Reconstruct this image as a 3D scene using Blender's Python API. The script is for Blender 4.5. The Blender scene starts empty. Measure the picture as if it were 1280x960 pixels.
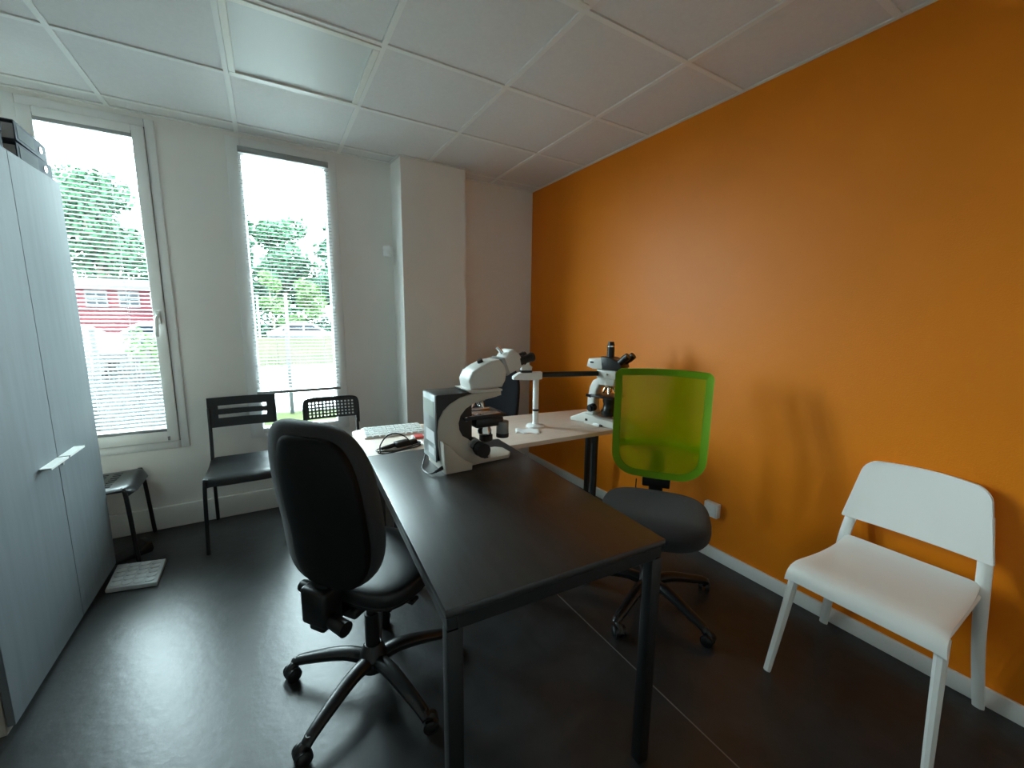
import bpy, bmesh, math, random
from mathutils import Vector, Matrix

random.seed(7)
PI = math.pi
S = bpy.context.scene
COL = S.collection
H = 2.521          # ceiling height
WX = 2.846         # orange wall
WY = 0.738         # window wall
LX = -0.60         # left wall
NY = -2.95         # wall behind the camera

# ------------------------------------------------------------------ camera
cam_d = bpy.data.cameras.new('camera')
cam = bpy.data.objects.new('camera', cam_d)
COL.objects.link(cam)
F_PX = 509.48
cam_d.sensor_fit = 'HORIZONTAL'
cam_d.sensor_width = 36.0
cam_d.lens = F_PX / 1280.0 * 36.0
cam_d.clip_start = 0.02
cam_d.clip_end = 400
Rz = Matrix.Rotation(-0.5354, 3, 'Z')
Rx = Matrix.Rotation(-0.1535, 3, 'X')
Ry = Matrix.Rotation(-0.0112, 3, 'Y')
R = Rz @ Rx @ Ry                      # columns: right, forward, up
right, fwd, up = R.col[0], R.col[1], R.col[2]
M = Matrix((( right.x, up.x, -fwd.x), (right.y, up.y, -fwd.y), (right.z, up.z, -fwd.z))).to_4x4()
M.translation = Vector((0.6924, -2.5604, 1.3627))
cam.matrix_world = M
S.camera = cam

# ------------------------------------------------------------------ sky and exposure
world = bpy.data.worlds.new('overcast_sky')
S.world = world
world.use_nodes = True
wn = world.node_tree
bg = wn.nodes['Background']
bg.inputs['Color'].default_value = (0.745, 0.93, 1.0, 1)
bg.inputs['Strength'].default_value = 6.0
S.view_settings.view_transform = 'Standard'
S.view_settings.look = 'None'
S.view_settings.gamma = 1.0
S.view_settings.use_curve_mapping = False
S.view_settings.exposure = 2.95
S.cycles.max_bounces = 16
S.cycles.diffuse_bounces = 10
S.cycles.glossy_bounces = 5
S.cycles.transparent_max_bounces = 24
S.cycles.caustics_reflective = True
S.cycles.sample_clamp_indirect = 10


def portal(name, x0, x1, z0, z1):
    l = bpy.data.lights.new(name, 'AREA')
    l.shape = 'RECTANGLE'
    l.size = x1 - x0
    l.size_y = z1 - z0
    l.energy = 1
    l.cycles.is_portal = True
    o = bpy.data.objects.new(name, l)
    COL.objects.link(o)
    o.location = ((x0 + x1) / 2, WY + 0.06, (z0 + z1) / 2)
    o.rotation_euler = (-PI / 2, 0, 0)        # faces into the room
    return o


portal('daylight_portal', -0.35, 0.11, 0.62, 2.42)
portal('daylight_portal', 0.59, 1.12, 0.58, 2.42)

# ------------------------------------------------------------------ materials
MATS = {}


def mat(name, col, rough=0.5, metal=0.0, noise=None, bump=None, spec=0.5, coat=0.0, sheen=0.0):
    """noise = (scale, amount, stretch xyz); bump = (scale, strength)"""
    m = bpy.data.materials.new(name)
    m.use_nodes = True
    nt = m.node_tree
    b = nt.nodes['Principled BSDF']
    b.inputs['Base Color'].default_value = (*col, 1)
    b.inputs['Roughness'].default_value = rough
    b.inputs['Metallic'].default_value = metal
    b.inputs['Specular IOR Level'].default_value = spec
    b.inputs['Coat Weight'].default_value = coat
    b.inputs['Sheen Weight'].default_value = sheen
    if noise or bump:
        tc = nt.nodes.new('ShaderNodeTexCoord')
    if noise:
        sc, amt, st = noise
        mp = nt.nodes.new('ShaderNodeMapping')
        mp.inputs['Scale'].default_value = st
        nz = nt.nodes.new('ShaderNodeTexNoise')
        nz.inputs['Scale'].default_value = sc
        nz.inputs['Detail'].default_value = 6
        rp = nt.nodes.new('ShaderNodeMapRange')
        rp.inputs['From Min'].default_value = 0.3
        rp.inputs['From Max'].default_value = 0.7
        rp.inputs['To Min'].default_value = 1 - amt
        rp.inputs['To Max'].default_value = 1 + amt
        mx = nt.nodes.new('ShaderNodeVectorMath')
        mx.operation = 'SCALE'
        mx.inputs[0].default_value = col
        nt.links.new(tc.outputs['Object'], mp.inputs['Vector'])
        nt.links.new(mp.outputs['Vector'], nz.inputs['Vector'])
        nt.links.new(nz.outputs['Fac'], rp.inputs['Value'])
        nt.links.new(rp.outputs['Result'], mx.inputs['Scale'])
        nt.links.new(mx.outputs['Vector'], b.inputs['Base Color'])
    if bump:
        nb = nt.nodes.new('ShaderNodeTexNoise')
        nb.inputs['Scale'].default_value = bump[0]
        nb.inputs['Detail'].default_value = 4
        bp = nt.nodes.new('ShaderNodeBump')
        bp.inputs['Strength'].default_value = bump[1]
        bp.inputs['Distance'].default_value = 0.01
        nt.links.new(tc.outputs['Object'], nb.inputs['Vector'])
        nt.links.new(nb.outputs['Fac'], bp.inputs['Height'])
        nt.links.new(bp.outputs['Normal'], b.inputs['Normal'])
    MATS[name] = m
    return m


one = (1, 1, 1)
mat('wall_paint', (0.80, 0.79, 0.76), 0.75, noise=(3, 0.02, one), bump=(160, 0.06))
mat('orange_paint', (0.78, 0.215, 0.003), 0.46, spec=0.32, noise=(2.5, 0.03, one), bump=(180, 0.08))
mat('ceiling_tile', (0.71, 0.71, 0.705), 0.85, noise=(60, 0.025, one), bump=(220, 0.12))
mat('grid_white', (0.78, 0.79, 0.77), 0.4)
mat('baseboard', (0.80, 0.80, 0.77), 0.4)
mat('pvc_white', (0.80, 0.81, 0.80), 0.3)
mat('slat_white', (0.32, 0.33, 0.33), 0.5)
mat('rail_grey', (0.28, 0.29, 0.29), 0.4)
mat('gasket', (0.06, 0.06, 0.065), 0.6)
mat('floor_vinyl', (0.0281, 0.0289, 0.0298), 0.34, noise=(9, 0.22, one), bump=(26, 0.10), spec=0.45)
mat('floor_seam', (0.16, 0.16, 0.155), 0.4)
mat('cabinet_oak', (0.135, 0.155, 0.168), 0.6, spec=0.3, noise=(3.0, 0.07, (10, 10, 0.7)), bump=(40, 0.03))
mat('cabinet_side', (0.42, 0.39, 0.34), 0.5, noise=(3.0, 0.10, (10, 10, 0.7)))
mat('alu', (0.62, 0.63, 0.64), 0.3, 0.9)
mat('white_metal', (0.80, 0.80, 0.77), 0.35)
mat('black_plastic', (0.007, 0.007, 0.0075), 0.38)
mat('black_shell', (0.003, 0.003, 0.0032), 0.55, spec=0.2)
mat('black_matte', (0.0055, 0.0055, 0.006), 0.65)
mat('black_metal', (0.0054, 0.0054, 0.0059), 0.42, bump=(300, 0.03))
mat('black_fabric', (0.018, 0.0192, 0.0222), 0.8, bump=(900, 0.25), sheen=0.15)
mat('seat_leatherette', (0.0084, 0.0084, 0.009), 0.42, bump=(350, 0.08))
mat('charcoal_fabric', (0.0132, 0.0132, 0.016), 0.85, bump=(900, 0.3), sheen=0.12)
mat('navy_fabric', (0.0084, 0.0091, 0.0168), 0.8, bump=(700, 0.2))
mat('chair_black', (0.014, 0.0161, 0.0182), 0.34)
mat('chair_tube', (0.0072, 0.0078, 0.009), 0.4)
mat('desk_black_oak', (0.0144, 0.0132, 0.0132), 0.36, noise=(5, 0.30, (12, 1.0, 1)), bump=(50, 0.03), spec=0.8)
mat('desk_edge_light', (0.16, 0.155, 0.15), 0.35)
mat('desk_pale', (0.78, 0.65, 0.56), 0.5, spec=0.25, noise=(4, 0.05, (1.2, 14, 1)))
mat('desk_pale_edge', (0.62, 0.52, 0.44), 0.4)
mat('white_plastic', (0.84, 0.85, 0.84), 0.34)
mat('chair_white', (0.9, 0.89, 0.86), 0.36)
mat('key_white', (0.72, 0.74, 0.73), 0.4)
mat('scope_white', (0.56, 0.52, 0.45), 0.34)
mat('scope_white_b', (0.66, 0.65, 0.61), 0.34)
mat('chrome', (0.75, 0.75, 0.76), 0.12, 1.0)
mat('brass', (0.70, 0.50, 0.34), 0.25, 1.0)
mat('grey_metal', (0.34, 0.36, 0.36), 0.32, 0.6)
mat('plate_green_grey', (0.44, 0.48, 0.42), 0.4)
mat('paper_label', (0.80, 0.80, 0.80), 0.6)
mat('grey_box', (0.085, 0.10, 0.115), 0.75, spec=0.2, noise=(14, 0.08, one))
mat('spine_card', (0.13, 0.145, 0.15), 0.8, spec=0.2)
mat('dark_box', (0.020, 0.024, 0.032), 0.5)
mat('cable_black', (0.0072, 0.0072, 0.0078), 0.35)
mat('cable_grey', (0.30, 0.30, 0.31), 0.4)
mat('red_plastic', (0.75, 0.11, 0.10), 0.4)
mat('mat_grey', (0.55, 0.59, 0.60), 0.55)
mat('mat_pad', (0.62, 0.66, 0.67), 0.5)
mat('tissue', (0.86, 0.86, 0.86), 0.7)
mat('green_frame', (0.14, 0.31, 0.001), 0.6, spec=0.2)
mat('light_frame', (0.76, 0.77, 0.72), 0.35)
mat('diffuser', (0.64, 0.67, 0.66), 0.45)
mat('ivory_diffuser', (0.70, 0.68, 0.50), 0.45)
# outside
mat('asphalt', (0.0062, 0.0068, 0.0074), 0.9, noise=(4, 0.10, one), spec=0.05)
mat('bounce_pale', (0.62, 0.61, 0.58), 0.9, noise=(3, 0.06, one), spec=0.05)  # pale surface of the added strip that reflects daylight up to the ceiling
mat('road_pale', (0.25, 0.25, 0.245), 0.9, noise=(2, 0.06, one), spec=0.05)
mat('meadow', (0.0182, 0.0178, 0.0066), 0.9, noise=(1.2, 0.25, one), bump=(5, 0.5), spec=0.05)
mat('lawn', (0.0196, 0.0236, 0.0074), 0.9, noise=(3, 0.3, one), bump=(12, 0.5), spec=0.05)
mat('leaf_dark', (0.0144, 0.0396, 0.0216), 0.6, noise=(0.7, 0.35, one), spec=0.05)
mat('leaf_mid', (0.024, 0.0576, 0.03), 0.6, noise=(0.7, 0.35, one), spec=0.05)
mat('leaf_light', (0.0462, 0.088, 0.0286), 0.6, noise=(1.0, 0.30, one), spec=0.05)
mat('bark', (0.10, 0.08, 0.06), 0.9, noise=(5, 0.3, (1, 1, 0.2)), spec=0.05)
mat('red_cladding', (0.055, 0.0085, 0.012), 0.6, noise=(2, 0.06, one), spec=0.05)
mat('fascia_white', (0.07, 0.07, 0.07), 0.6, spec=0.05)
mat('dark_glass', (0.006, 0.0075, 0.011), 0.1, spec=0.08)
mat('car_white', (0.028, 0.029, 0.031), 0.25, coat=0.6)
mat('car_blue', (0.008, 0.012, 0.022), 0.25, coat=0.6)
mat('tyre', (0.02, 0.02, 0.02), 0.8)
mat('fence_green', (0.004, 0.006, 0.006), 0.5)
mat('post_white', (0.15, 0.15, 0.1463), 0.5, spec=0.05)


def glass_mat():
    m = bpy.data.materials.new('window_glass')
    m.use_nodes = True
    nt = m.node_tree
    nt.nodes.clear()
    out = nt.nodes.new('ShaderNodeOutputMaterial')
    mix = nt.nodes.new('ShaderNodeMixShader')
    tr = nt.nodes.new('ShaderNodeBsdfTransparent')
    tr.inputs['Color'].default_value = (0.95, 0.98, 0.965, 1)
    gl = nt.nodes.new('ShaderNodeBsdfGlossy')
    gl.inputs['Roughness'].default_value = 0.02
    lw = nt.nodes.new('ShaderNodeLayerWeight')      # Schlick reflectance, the same from both faces
    lw.inputs['Blend'].default_value = 0.5
    pw = nt.nodes.new('ShaderNodeMath'); pw.operation = 'POWER'; pw.inputs[1].default_value = 5.0
    ma = nt.nodes.new('ShaderNodeMath'); ma.operation = 'MULTIPLY_ADD'; ma.inputs[1].default_value = 0.95; ma.inputs[2].default_value = 0.04
    nt.links.new(lw.outputs['Facing'], pw.inputs[0])
    nt.links.new(pw.outputs[0], ma.inputs[0])
    nt.links.new(ma.outputs[0], mix.inputs[0])
    nt.links.new(tr.outputs[0], mix.inputs[1])
    nt.links.new(gl.outputs[0], mix.inputs[2])
    nt.links.new(mix.outputs[0], out.inputs['Surface'])
    MATS['window_glass'] = m


def mesh_fabric_mat():
    """porous stretched net: open holes between lime threads"""
    m = bpy.data.materials.new('lime_mesh')
    m.use_nodes = True
    nt = m.node_tree
    nt.nodes.clear()
    out = nt.nodes.new('ShaderNodeOutputMaterial')
    mix = nt.nodes.new('ShaderNodeMixShader')
    tr = nt.nodes.new('ShaderNodeBsdfTransparent')
    tr.inputs['Color'].default_value = (1, 1, 1, 1)
    add = nt.nodes.new('ShaderNodeMixShader')
    add.inputs[0].default_value = 0.40
    df = nt.nodes.new('ShaderNodeBsdfDiffuse')
    df.inputs['Color'].default_value = (0.36, 0.52, 0.001, 1)
    tl = nt.nodes.new('ShaderNodeBsdfTranslucent')
    tl.inputs['Color'].default_value = (0.36, 0.52, 0.001, 1)
    tc = nt.nodes.new('ShaderNodeTexCoord')
    wv = nt.nodes.new('ShaderNodeTexWave')
    wv.bands_direction = 'Z'
    wv.inputs['Scale'].default_value = 95
    mr = nt.nodes.new('ShaderNodeMapRange')
    mr.inputs['To Min'].default_value = 0.70
    mr.inputs['To Max'].default_value = 0.84
    nt.links.new(tc.outputs['Object'], wv.inputs['Vector'])
    nt.links.new(wv.outputs['Fac'], mr.inputs['Value'])
    nt.links.new(mr.outputs['Result'], mix.inputs[0])
    nt.links.new(df.outputs[0], add.inputs[1])
    nt.links.new(tl.outputs[0], add.inputs[2])
    nt.links.new(tr.outputs[0], mix.inputs[1])
    nt.links.new(add.outputs[0], mix.inputs[2])
    nt.links.new(mix.outputs[0], out.inputs['Surface'])
    MATS['lime_mesh'] = m


glass_mat()
mesh_fabric_mat()

# ------------------------------------------------------------------ mesh helpers


def B():
    return bmesh.new()


def box(bm, x0, x1, y0, y1, z0, z1, bev=0.0, seg=2, M=None):
    r = bmesh.ops.create_cube(bm, size=1.0)
    vs = r['verts']
    for v in vs:
        v.co = Vector(((x0 + x1) / 2 + v.co.x * (x1 - x0), (y0 + y1) / 2 + v.co.y * (y1 - y0), (z0 + z1) / 2 + v.co.z * (z1 - z0)))
    if bev > 0:
        es = list({e for v in vs for e in v.link_edges})
        rr = bmesh.ops.bevel(bm, geom=es, offset=bev, segments=seg, affect='EDGES', profile=0.5)
        vs = list({v for f in rr['faces'] for v in f.verts} | {v for v in vs if v.is_valid})
    if M is not None:
        bmesh.ops.transform(bm, matrix=M, verts=[v for v in vs if v.is_valid])
    return bm


def prism(bm, pts, axis, a, b, bev=0.0, seg=2, M=None):
    """polygon pts extruded from a to b along axis. axis 'y': pts are (x,z); 'x': (y,z); 'z': (x,y)"""
    def P(p, t):
        if axis == 'y':
            return Vector((p[0], t, p[1]))
        if axis == 'x':
            return Vector((t, p[0], p[1]))
        return Vector((p[0], p[1], t))
    va = [bm.verts.new(P(p, a)) for p in pts]
    vb = [bm.verts.new(P(p, b)) for p in pts]
    fs = [bm.faces.new(va[::-1]), bm.faces.new(vb)]
    n = len(pts)
    for i in range(n):
        j = (i + 1) % n
        fs.append(bm.faces.new((va[i], va[j], vb[j], vb[i])))
    bmesh.ops.recalc_face_normals(bm, faces=fs)
    vs = va + vb
    if bev > 0:
        es = list({e for f in fs[:2] for e in f.edges})
        rr = bmesh.ops.bevel(bm, geom=es, offset=bev, segments=seg, affect='EDGES', profile=0.5)
        vs = list({v for f in rr['faces'] for v in f.verts} | {v for v in vs if v.is_valid})
    if M is not None:
        bmesh.ops.transform(bm, matrix=M, verts=[v for v in vs if v.is_valid])
    return bm


def frame_of(d):
    d = d.normalized()
    a = Vector((0, 0, 1)) if abs(d.z) < 0.9 else Vector((1, 0, 0))
    u = d.cross(a).normalized()
    return u, d.cross(u).normalized()


def cyl(bm, p0, p1, r0, r1=None, n=16):
    r1 = r0 if r1 is None else r1
    p0, p1 = Vector(p0), Vector(p1)
    u, w = frame_of(p1 - p0)
    ra = [bm.verts.new(p0 + (u * math.cos(2 * PI * i / n) + w * math.sin(2 * PI * i / n)) * r0) for i in range(n)]
    rb = [bm.verts.new(p1 + (u * math.cos(2 * PI * i / n) + w * math.sin(2 * PI * i / n)) * r1) for i in range(n)]
    fs = [bm.faces.new(ra), bm.faces.new(rb[::-1])]
    for i in range(n):
        j = (i + 1) % n
        fs.append(bm.faces.new((ra[i], rb[i], rb[j], ra[j])))
    bmesh.ops.recalc_face_normals(bm, faces=fs)
    return bm


def tube(bm, pts, r, n=8, sx=1.0, sy=1.0, square=False, radii=None, up=None):
    """sweep a round (or squarish) section along pts"""
    pts = [Vector(p) for p in pts]
    N = len(pts)
    tang = []
    for i in range(N):
        a = pts[max(0, i - 1)]
        b = pts[min(N - 1, i + 1)]
        tang.append((b - a).normalized())
    if up is not None:
        u = Vector(up)
        u = (u - tang[0] * u.dot(tang[0])).normalized()
    else:
        u, _ = frame_of(tang[0])
    rings = []
    for i in range(N):
        t = tang[i]
        u = (u - t * u.dot(t)).normalized()
        w = t.cross(u).normalized()
        rr = radii[i] if radii else r
        ring = []
        for k in range(n):
            a = 2 * PI * (k + 0.5) / n
            c, s = math.cos(a), math.sin(a)
            if square:
                m = max(abs(c), abs(s)) ** 0.8
                c, s = c / m, s / m
            ring.append(bm.verts.new(pts[i] + (u * c * sx + w * s * sy) * rr))
        rings.append(ring)
    fs = [bm.faces.new(rings[0]), bm.faces.new(rings[-1][::-1])]
    for i in range(N - 1):
        for k in range(n):
            j = (k + 1) % n
            fs.append(bm.faces.new((rings[i][k], rings[i + 1][k], rings[i + 1][j], rings[i][j])))
    bmesh.ops.recalc_face_normals(bm, faces=fs)
    return bm


def arc(pts, n=8):
    """Catmull-Rom through pts"""
    P = [Vector(p) for p in pts]
    out = []
    for i in range(len(P) - 1):
        p0, p1, p2, p3 = P[max(0, i - 1)], P[i], P[i + 1], P[min(len(P) - 1, i + 2)]
        for k in range(n):
            t = k / n
            out.append(0.5 * ((2 * p1) + (p2 - p0) * t + (2 * p0 - 5 * p1 + 4 * p2 - p3) * t * t + (3 * p1 - p0 - 3 * p2 + p3) * t ** 3))
    out.append(P[-1])
    return out


def lathe(bm, prof, c=(0, 0, 0), n=24, M=None):
    rings = []
    c = Vector(c)
    vs = []
    for r, z in prof:
        ring = [bm.verts.new(c + Vector((r * math.cos(2 * PI * i / n), r * math.sin(2 * PI * i / n), z))) for i in range(n)]
        rings.append(ring)
        vs += ring
    fs = [bm.faces.new(rings[0][::-1]), bm.faces.new(rings[-1])]
    for a, b in zip(rings, rings[1:]):
        for i in range(n):
            j = (i + 1) % n
            fs.append(bm.faces.new((a[i], a[j], b[j], b[i])))
    bmesh.ops.recalc_face_normals(bm, faces=fs)
    if M is not None:
        bmesh.ops.transform(bm, matrix=M, verts=vs)
    return bm


def superell(bm, c, a, b, h, e_plan=0.45, e_side=0.55, nu=40, nv=18, fn=None):
    """pillow: superellipse in plan (x,y), rounded over z; fn deforms each point (local, before centring)"""
    def sp(x, e):
        return math.copysign(abs(x) ** e, x)
    rings = []
    for j in range(nv + 1):
        ph = -PI / 2 + PI * j / nv
        ring = []
        for i in range(nu):
            th = 2 * PI * i / nu
            cr = sp(math.cos(ph), e_side)
            p = Vector((a * cr * sp(math.cos(th), e_plan), b * cr * sp(math.sin(th), e_plan), h * sp(math.sin(ph), e_side)))
            if fn:
                p = Vector(fn(p))
            ring.append(bm.verts.new(p + Vector(c)))
        rings.append(ring)
    fs = []
    for r0, r1 in zip(rings, rings[1:]):
        for i in range(nu):
            j = (i + 1) % nu
            fs.append(bm.faces.new((r0[i], r0[j], r1[j], r1[i])))
    bmesh.ops.remove_doubles(bm, verts=[v for v in rings[0] + rings[-1]], dist=1e-5)
    fs = [f for f in fs if f.is_valid]
    bmesh.ops.recalc_face_normals(bm, faces=bm.faces[:])
    return bm


def holed(bm, us, vs, solid, f, nrm, t):
    """sheet of cells (u,v) with real holes where solid() is false; f(u,v) -> point, nrm(u,v) -> normal"""
    fr, bk = {}, {}

    def V(d, i, j, s):
        if (i, j) not in d:
            u, v = us[i], vs[j]
            d[(i, j)] = bm.verts.new(Vector(f(u, v)) + Vector(nrm(u, v)).normalized() * s)
        return d[(i, j)]
    nI, nJ = len(us) - 1, len(vs) - 1
    ok = [[solid(i, j) for j in range(nJ)] for i in range(nI)]
    for i in range(nI):
        for j in range(nJ):
            if not ok[i][j]:
                continue
            A = [(i, j), (i + 1, j), (i + 1, j + 1), (i, j + 1)]
            bm.faces.new([V(fr, *q, t / 2) for q in A])
            bm.faces.new([V(bk, *q, -t / 2) for q in A[::-1]])
            for (di, dj, q0, q1) in ((0, -1, A[0], A[1]), (1, 0, A[1], A[2]), (0, 1, A[2], A[3]), (-1, 0, A[3], A[0])):
                ii, jj = i + di, j + dj
                if not (0 <= ii < nI and 0 <= jj < nJ) or not ok[ii][jj]:
                    bm.faces.new((V(fr, *q1, t / 2), V(fr, *q0, t / 2), V(bk, *q0, -t / 2), V(bk, *q1, -t / 2)))
    bmesh.ops.recalc_face_normals(bm, faces=bm.faces[:])
    return bm


def mesh_of(name, bm, ang=38, smooth=True):
    me = bpy.data.meshes.new(name)
    bm.to_mesh(me)
    bm.free()
    if smooth:
        for p in me.polygons:
            p.use_smooth = True
        try:
            me.set_sharp_from_angle(angle=math.radians(ang))
        except Exception:
            pass
    return me


def obj(name, bm, m, parent=None, ang=38, smooth=True, label=None, kind=None):
    me = mesh_of(name, bm, ang, smooth) if isinstance(bm, bmesh.types.BMesh) else bm
    if m is not None and not me.materials:
        me.materials.append(MATS[m])
    o = bpy.data.objects.new(name, me)
    COL.objects.link(o)
    if parent is not None:
        o.parent = parent
    if label:
        o['label'] = label
    if kind:
        o['kind'] = kind
    return o


def thing(name, label, cat, loc=(0, 0, 0), rz=0.0, group=None):
    o = bpy.data.objects.new(name, None)
    o.empty_display_size = 0.05
    COL.objects.link(o)
    o.location = loc
    o.rotation_euler = (0, 0, rz)
    o['label'] = label
    o['category'] = cat
    if group:
        o['group'] = group
    return o


def tag(o, label, cat, group=None):
    o['label'] = label
    o['category'] = cat
    if group:
        o['group'] = group
    return o


def struct(name, bm, m, parent=None, label=None, **k):
    o = obj(name, bm, m, parent, **k)
    o['kind'] = 'structure'
    if label:
        o['label'] = label
    return o


def lin(a, b, n):
    return [a + (b - a) * i / n for i in range(n + 1)]


# ================================================================== THE ROOM
bm = B(); box(bm, LX - 0.1, WX + 0.1, NY - 0.1, WY + 0.12, -0.12, 0.0)
floor = struct('floor', bm, 'floor_vinyl', label='dark charcoal vinyl floor with a soft sheen', smooth=False)
bm = B(); box(bm, 1.853, 1.8575, NY, WY - 0.02, -0.001, 0.0006)
obj('floor_seam', bm, 'floor_seam', floor, label='thin pale welded seam in the vinyl')

# windows: outer frame openings in the window wall
W1 = (-0.408, 0.195, 0.528, 2.492)
W2 = (0.535, 1.178, 0.535, 2.492)
WT = 0.05
bm = B()
xs = [LX, W1[0], W1[1], W2[0], W2[1], WX]
for a, b in ((0, 1), (2, 3), (4, 5)):
    box(bm, xs[a], xs[b], WY, WY + WT, 0, H + 0.12)
for w in (W1, W2):
    box(bm, w[0], w[1], WY, WY + WT, 0, w[2])
    box(bm, w[0], w[1], WY, WY + WT, w[3], H + 0.12)
bmesh.ops.remove_doubles(bm, verts=bm.verts[:], dist=1e-5)
struct('wall_far', bm, 'wall_paint', label='off-white wall pierced by two tall windows', smooth=False)
bm = B()
prism(bm, [(1.563, WY), (1.583, 0.548), (2.092, 0.548), (2.105, WY)], 'z', 0, H + 0.02, bev=0.003)
struct('wall_column', bm, 'wall_paint', label='boxed-out off-white column beside the right window', smooth=False)
bm = B(); box(bm, WX, WX + 0.12, NY, WY + WT, 0, H + 0.12)
struct('wall_right', bm, 'orange_paint', label='bright orange painted side wall', smooth=False)
bm = B(); box(bm, LX - 0.12, LX, NY, WY + WT, 0, H + 0.12)
struct('wall_left', bm, 'wall_paint', label='off-white side wall behind the tall cabinet', smooth=False)
bm = B(); box(bm, LX - 0.12, WX + 0.12, NY - 0.12, NY, 0, H + 0.12)
struct('wall_near', bm, 'wall_paint', label='off-white wall behind the photographer', smooth=False)

# skirtings
bm = B()
box(bm, LX, 1.567, WY - 0.026, WY, 0, 0.148, bev=0.006)
struct('baseboard_far', bm, 'baseboard', label='tall off-white skirting under the windows')
bm = B()
prism(bm, [(1.552, WY), (1.570, 0.534), (2.105, 0.534), (2.118, WY)], 'z', 0, 0.148, bev=0.004)
struct('baseboard_column', bm, 'baseboard', label='tall off-white skirting around the boxed column')
bm = B(); box(bm, 2.112, WX, WY - 0.016, WY, 0, 0.148, bev=0.004)
struct('baseboard_recess', bm, 'baseboard', label='tall off-white skirting in the recess by the orange wall')
bm = B(); box(bm, WX - 0.014, WX, NY, WY - 0.016, 0, 0.072, bev=0.004)
struct('baseboard_right', bm, 'baseboard', label='low pale skirting along the orange wall')

# ------------------------------------------------------------------ ceiling
bm = B(); box(bm, LX - 0.1, WX + 0.1, NY - 0.1, WY + 0.1, H + 0.05, H + 0.12)
ceiling = struct('ceiling', bm, 'ceiling_tile', label='suspended ceiling of square white tiles', smooth=False)
xl = [LX] + [i * 0.6 for i in range(0, 5)] + [WX]
yl = [NY] + [j * 0.6 for j in range(-4, 2)] + [WY]
LIGHTS = {(2, 6): 'a', (3, 4): 'b'}          # cells that hold light panels (index in xl / yl)
hb = 0.012                                    # half width of a grid bar
cache = {}
for i in range(len(xl) - 1):
    for j in range(len(yl) - 1):
        x0, x1, y0, y1 = xl[i], xl[i + 1], yl[j], yl[j + 1]
        key = (round(x1 - x0, 3), round(y1 - y0, 3))
        cx, cy = (x0 + x1) / 2, (y0 + y1) / 2
        if (abs(x0 - 0.6) < 0.01 and abs(y0 + 0.6) < 0.01) or (abs(x0 - 1.2) < 0.01 and abs(y0 + 1.8) < 0.01):
            continue
        if key not in cache:
            b = B()
            w, d = key[0] / 2 - 0.010, key[1] / 2 - 0.010
            box(b, -w, w, -d, d, 0.006, 0.022, bev=0.003, seg=1)
            cache[key] = mesh_of('ceiling_tile', b, 30)
            cache[key].materials.append(MATS['ceiling_tile'])
        o = obj('ceiling_tile', cache[key], None, ceiling)
        o.location = (cx, cy, H)
        o.rotation_euler = (random.uniform(-1, 1) * 0.001, random.uniform(-1, 1) * 0.001, 0)
for x in xl[1:-1]:
    b = B(); box(b, x - hb, x + hb, NY, WY, H - 0.001, H + 0.006); box(b, x - 0.002, x + 0.002, NY, WY, H + 0.005, H + 0.035)
    obj('grid_bar', b, 'grid_white', ceiling, smooth=False)
for y in yl[1:-1]:
    b = B(); box(b, LX, WX, y - hb, y + hb, H - 0.0004, H + 0.0062); box(b, LX, WX, y - 0.002, y + 0.002, H + 0.005, H + 0.035)
    obj('grid_bar', b, 'grid_white', ceiling, smooth=False)
for (a, b_, c, d) in ((LX, WX, WY - 0.02, WY), (WX - 0.02, WX, NY, WY), (LX, LX + 0.02, NY, WY)):
    b = B(); box(b, a, b_, c, d, H - 0.002, H + 0.004)
    obj('edge_angle', b, 'grid_white', ceiling, smooth=False)
bm = B()
prism(bm, [(1.545, WY), (1.566, 0.530), (2.109, 0.530), (2.122, WY)], 'z', H - 0.0026, H + 0.003)
obj('edge_angle', bm, 'grid_white', ceiling, smooth=False)


def light_panel(cx, cy, label, dm):
    t = thing('ceiling_light', label, 'ceiling light', (cx, cy, H), 0, 'square light panels in the ceiling grid')
    o_, i_ = 0.291, 0.262
    b = B()
    for (x0, x1, y0, y1) in ((-o_, o_, -o_, -i_), (-o_, o_, i_, o_), (-o_, -i_, -i_, i_), (i_, o_, -i_, i_)):
        box(b, x0, x1, y0, y1, -0.006, 0.03, bev=0.002, seg=1)
    obj('frame', b, 'light_frame', t)
    b = B(); box(b, -i_ - 0.004, i_ + 0.004, -i_ - 0.004, i_ + 0.004, 0.004, 0.028)
    obj('diffuser', b, dm, t)


light_panel(0.9, -0.3, 'square white light panel, switched off, in the ceiling near the windows', 'diffuser')
light_panel(1.5, -1.5, 'square yellowish light panel, switched off, cut by the top edge of the photo', 'ivory_diffuser')

# ------------------------------------------------------------------ windows


def ring(bm, x0, x1, z0, z1, wl, wr, wb, wt, y0, y1, bev=0.004):
    box(bm, x0, x0 + wl, y0, y1, z0, z1, bev)
    box(bm, x1 - wr, x1, y0, y1, z0, z1, bev)
    box(bm, x0 + wl, x1 - wr, y0, y1, z0, z0 + wb, bev)
    box(bm, x0 + wl, x1 - wr, y0, y1, z1 - wt, z1, bev)


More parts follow.
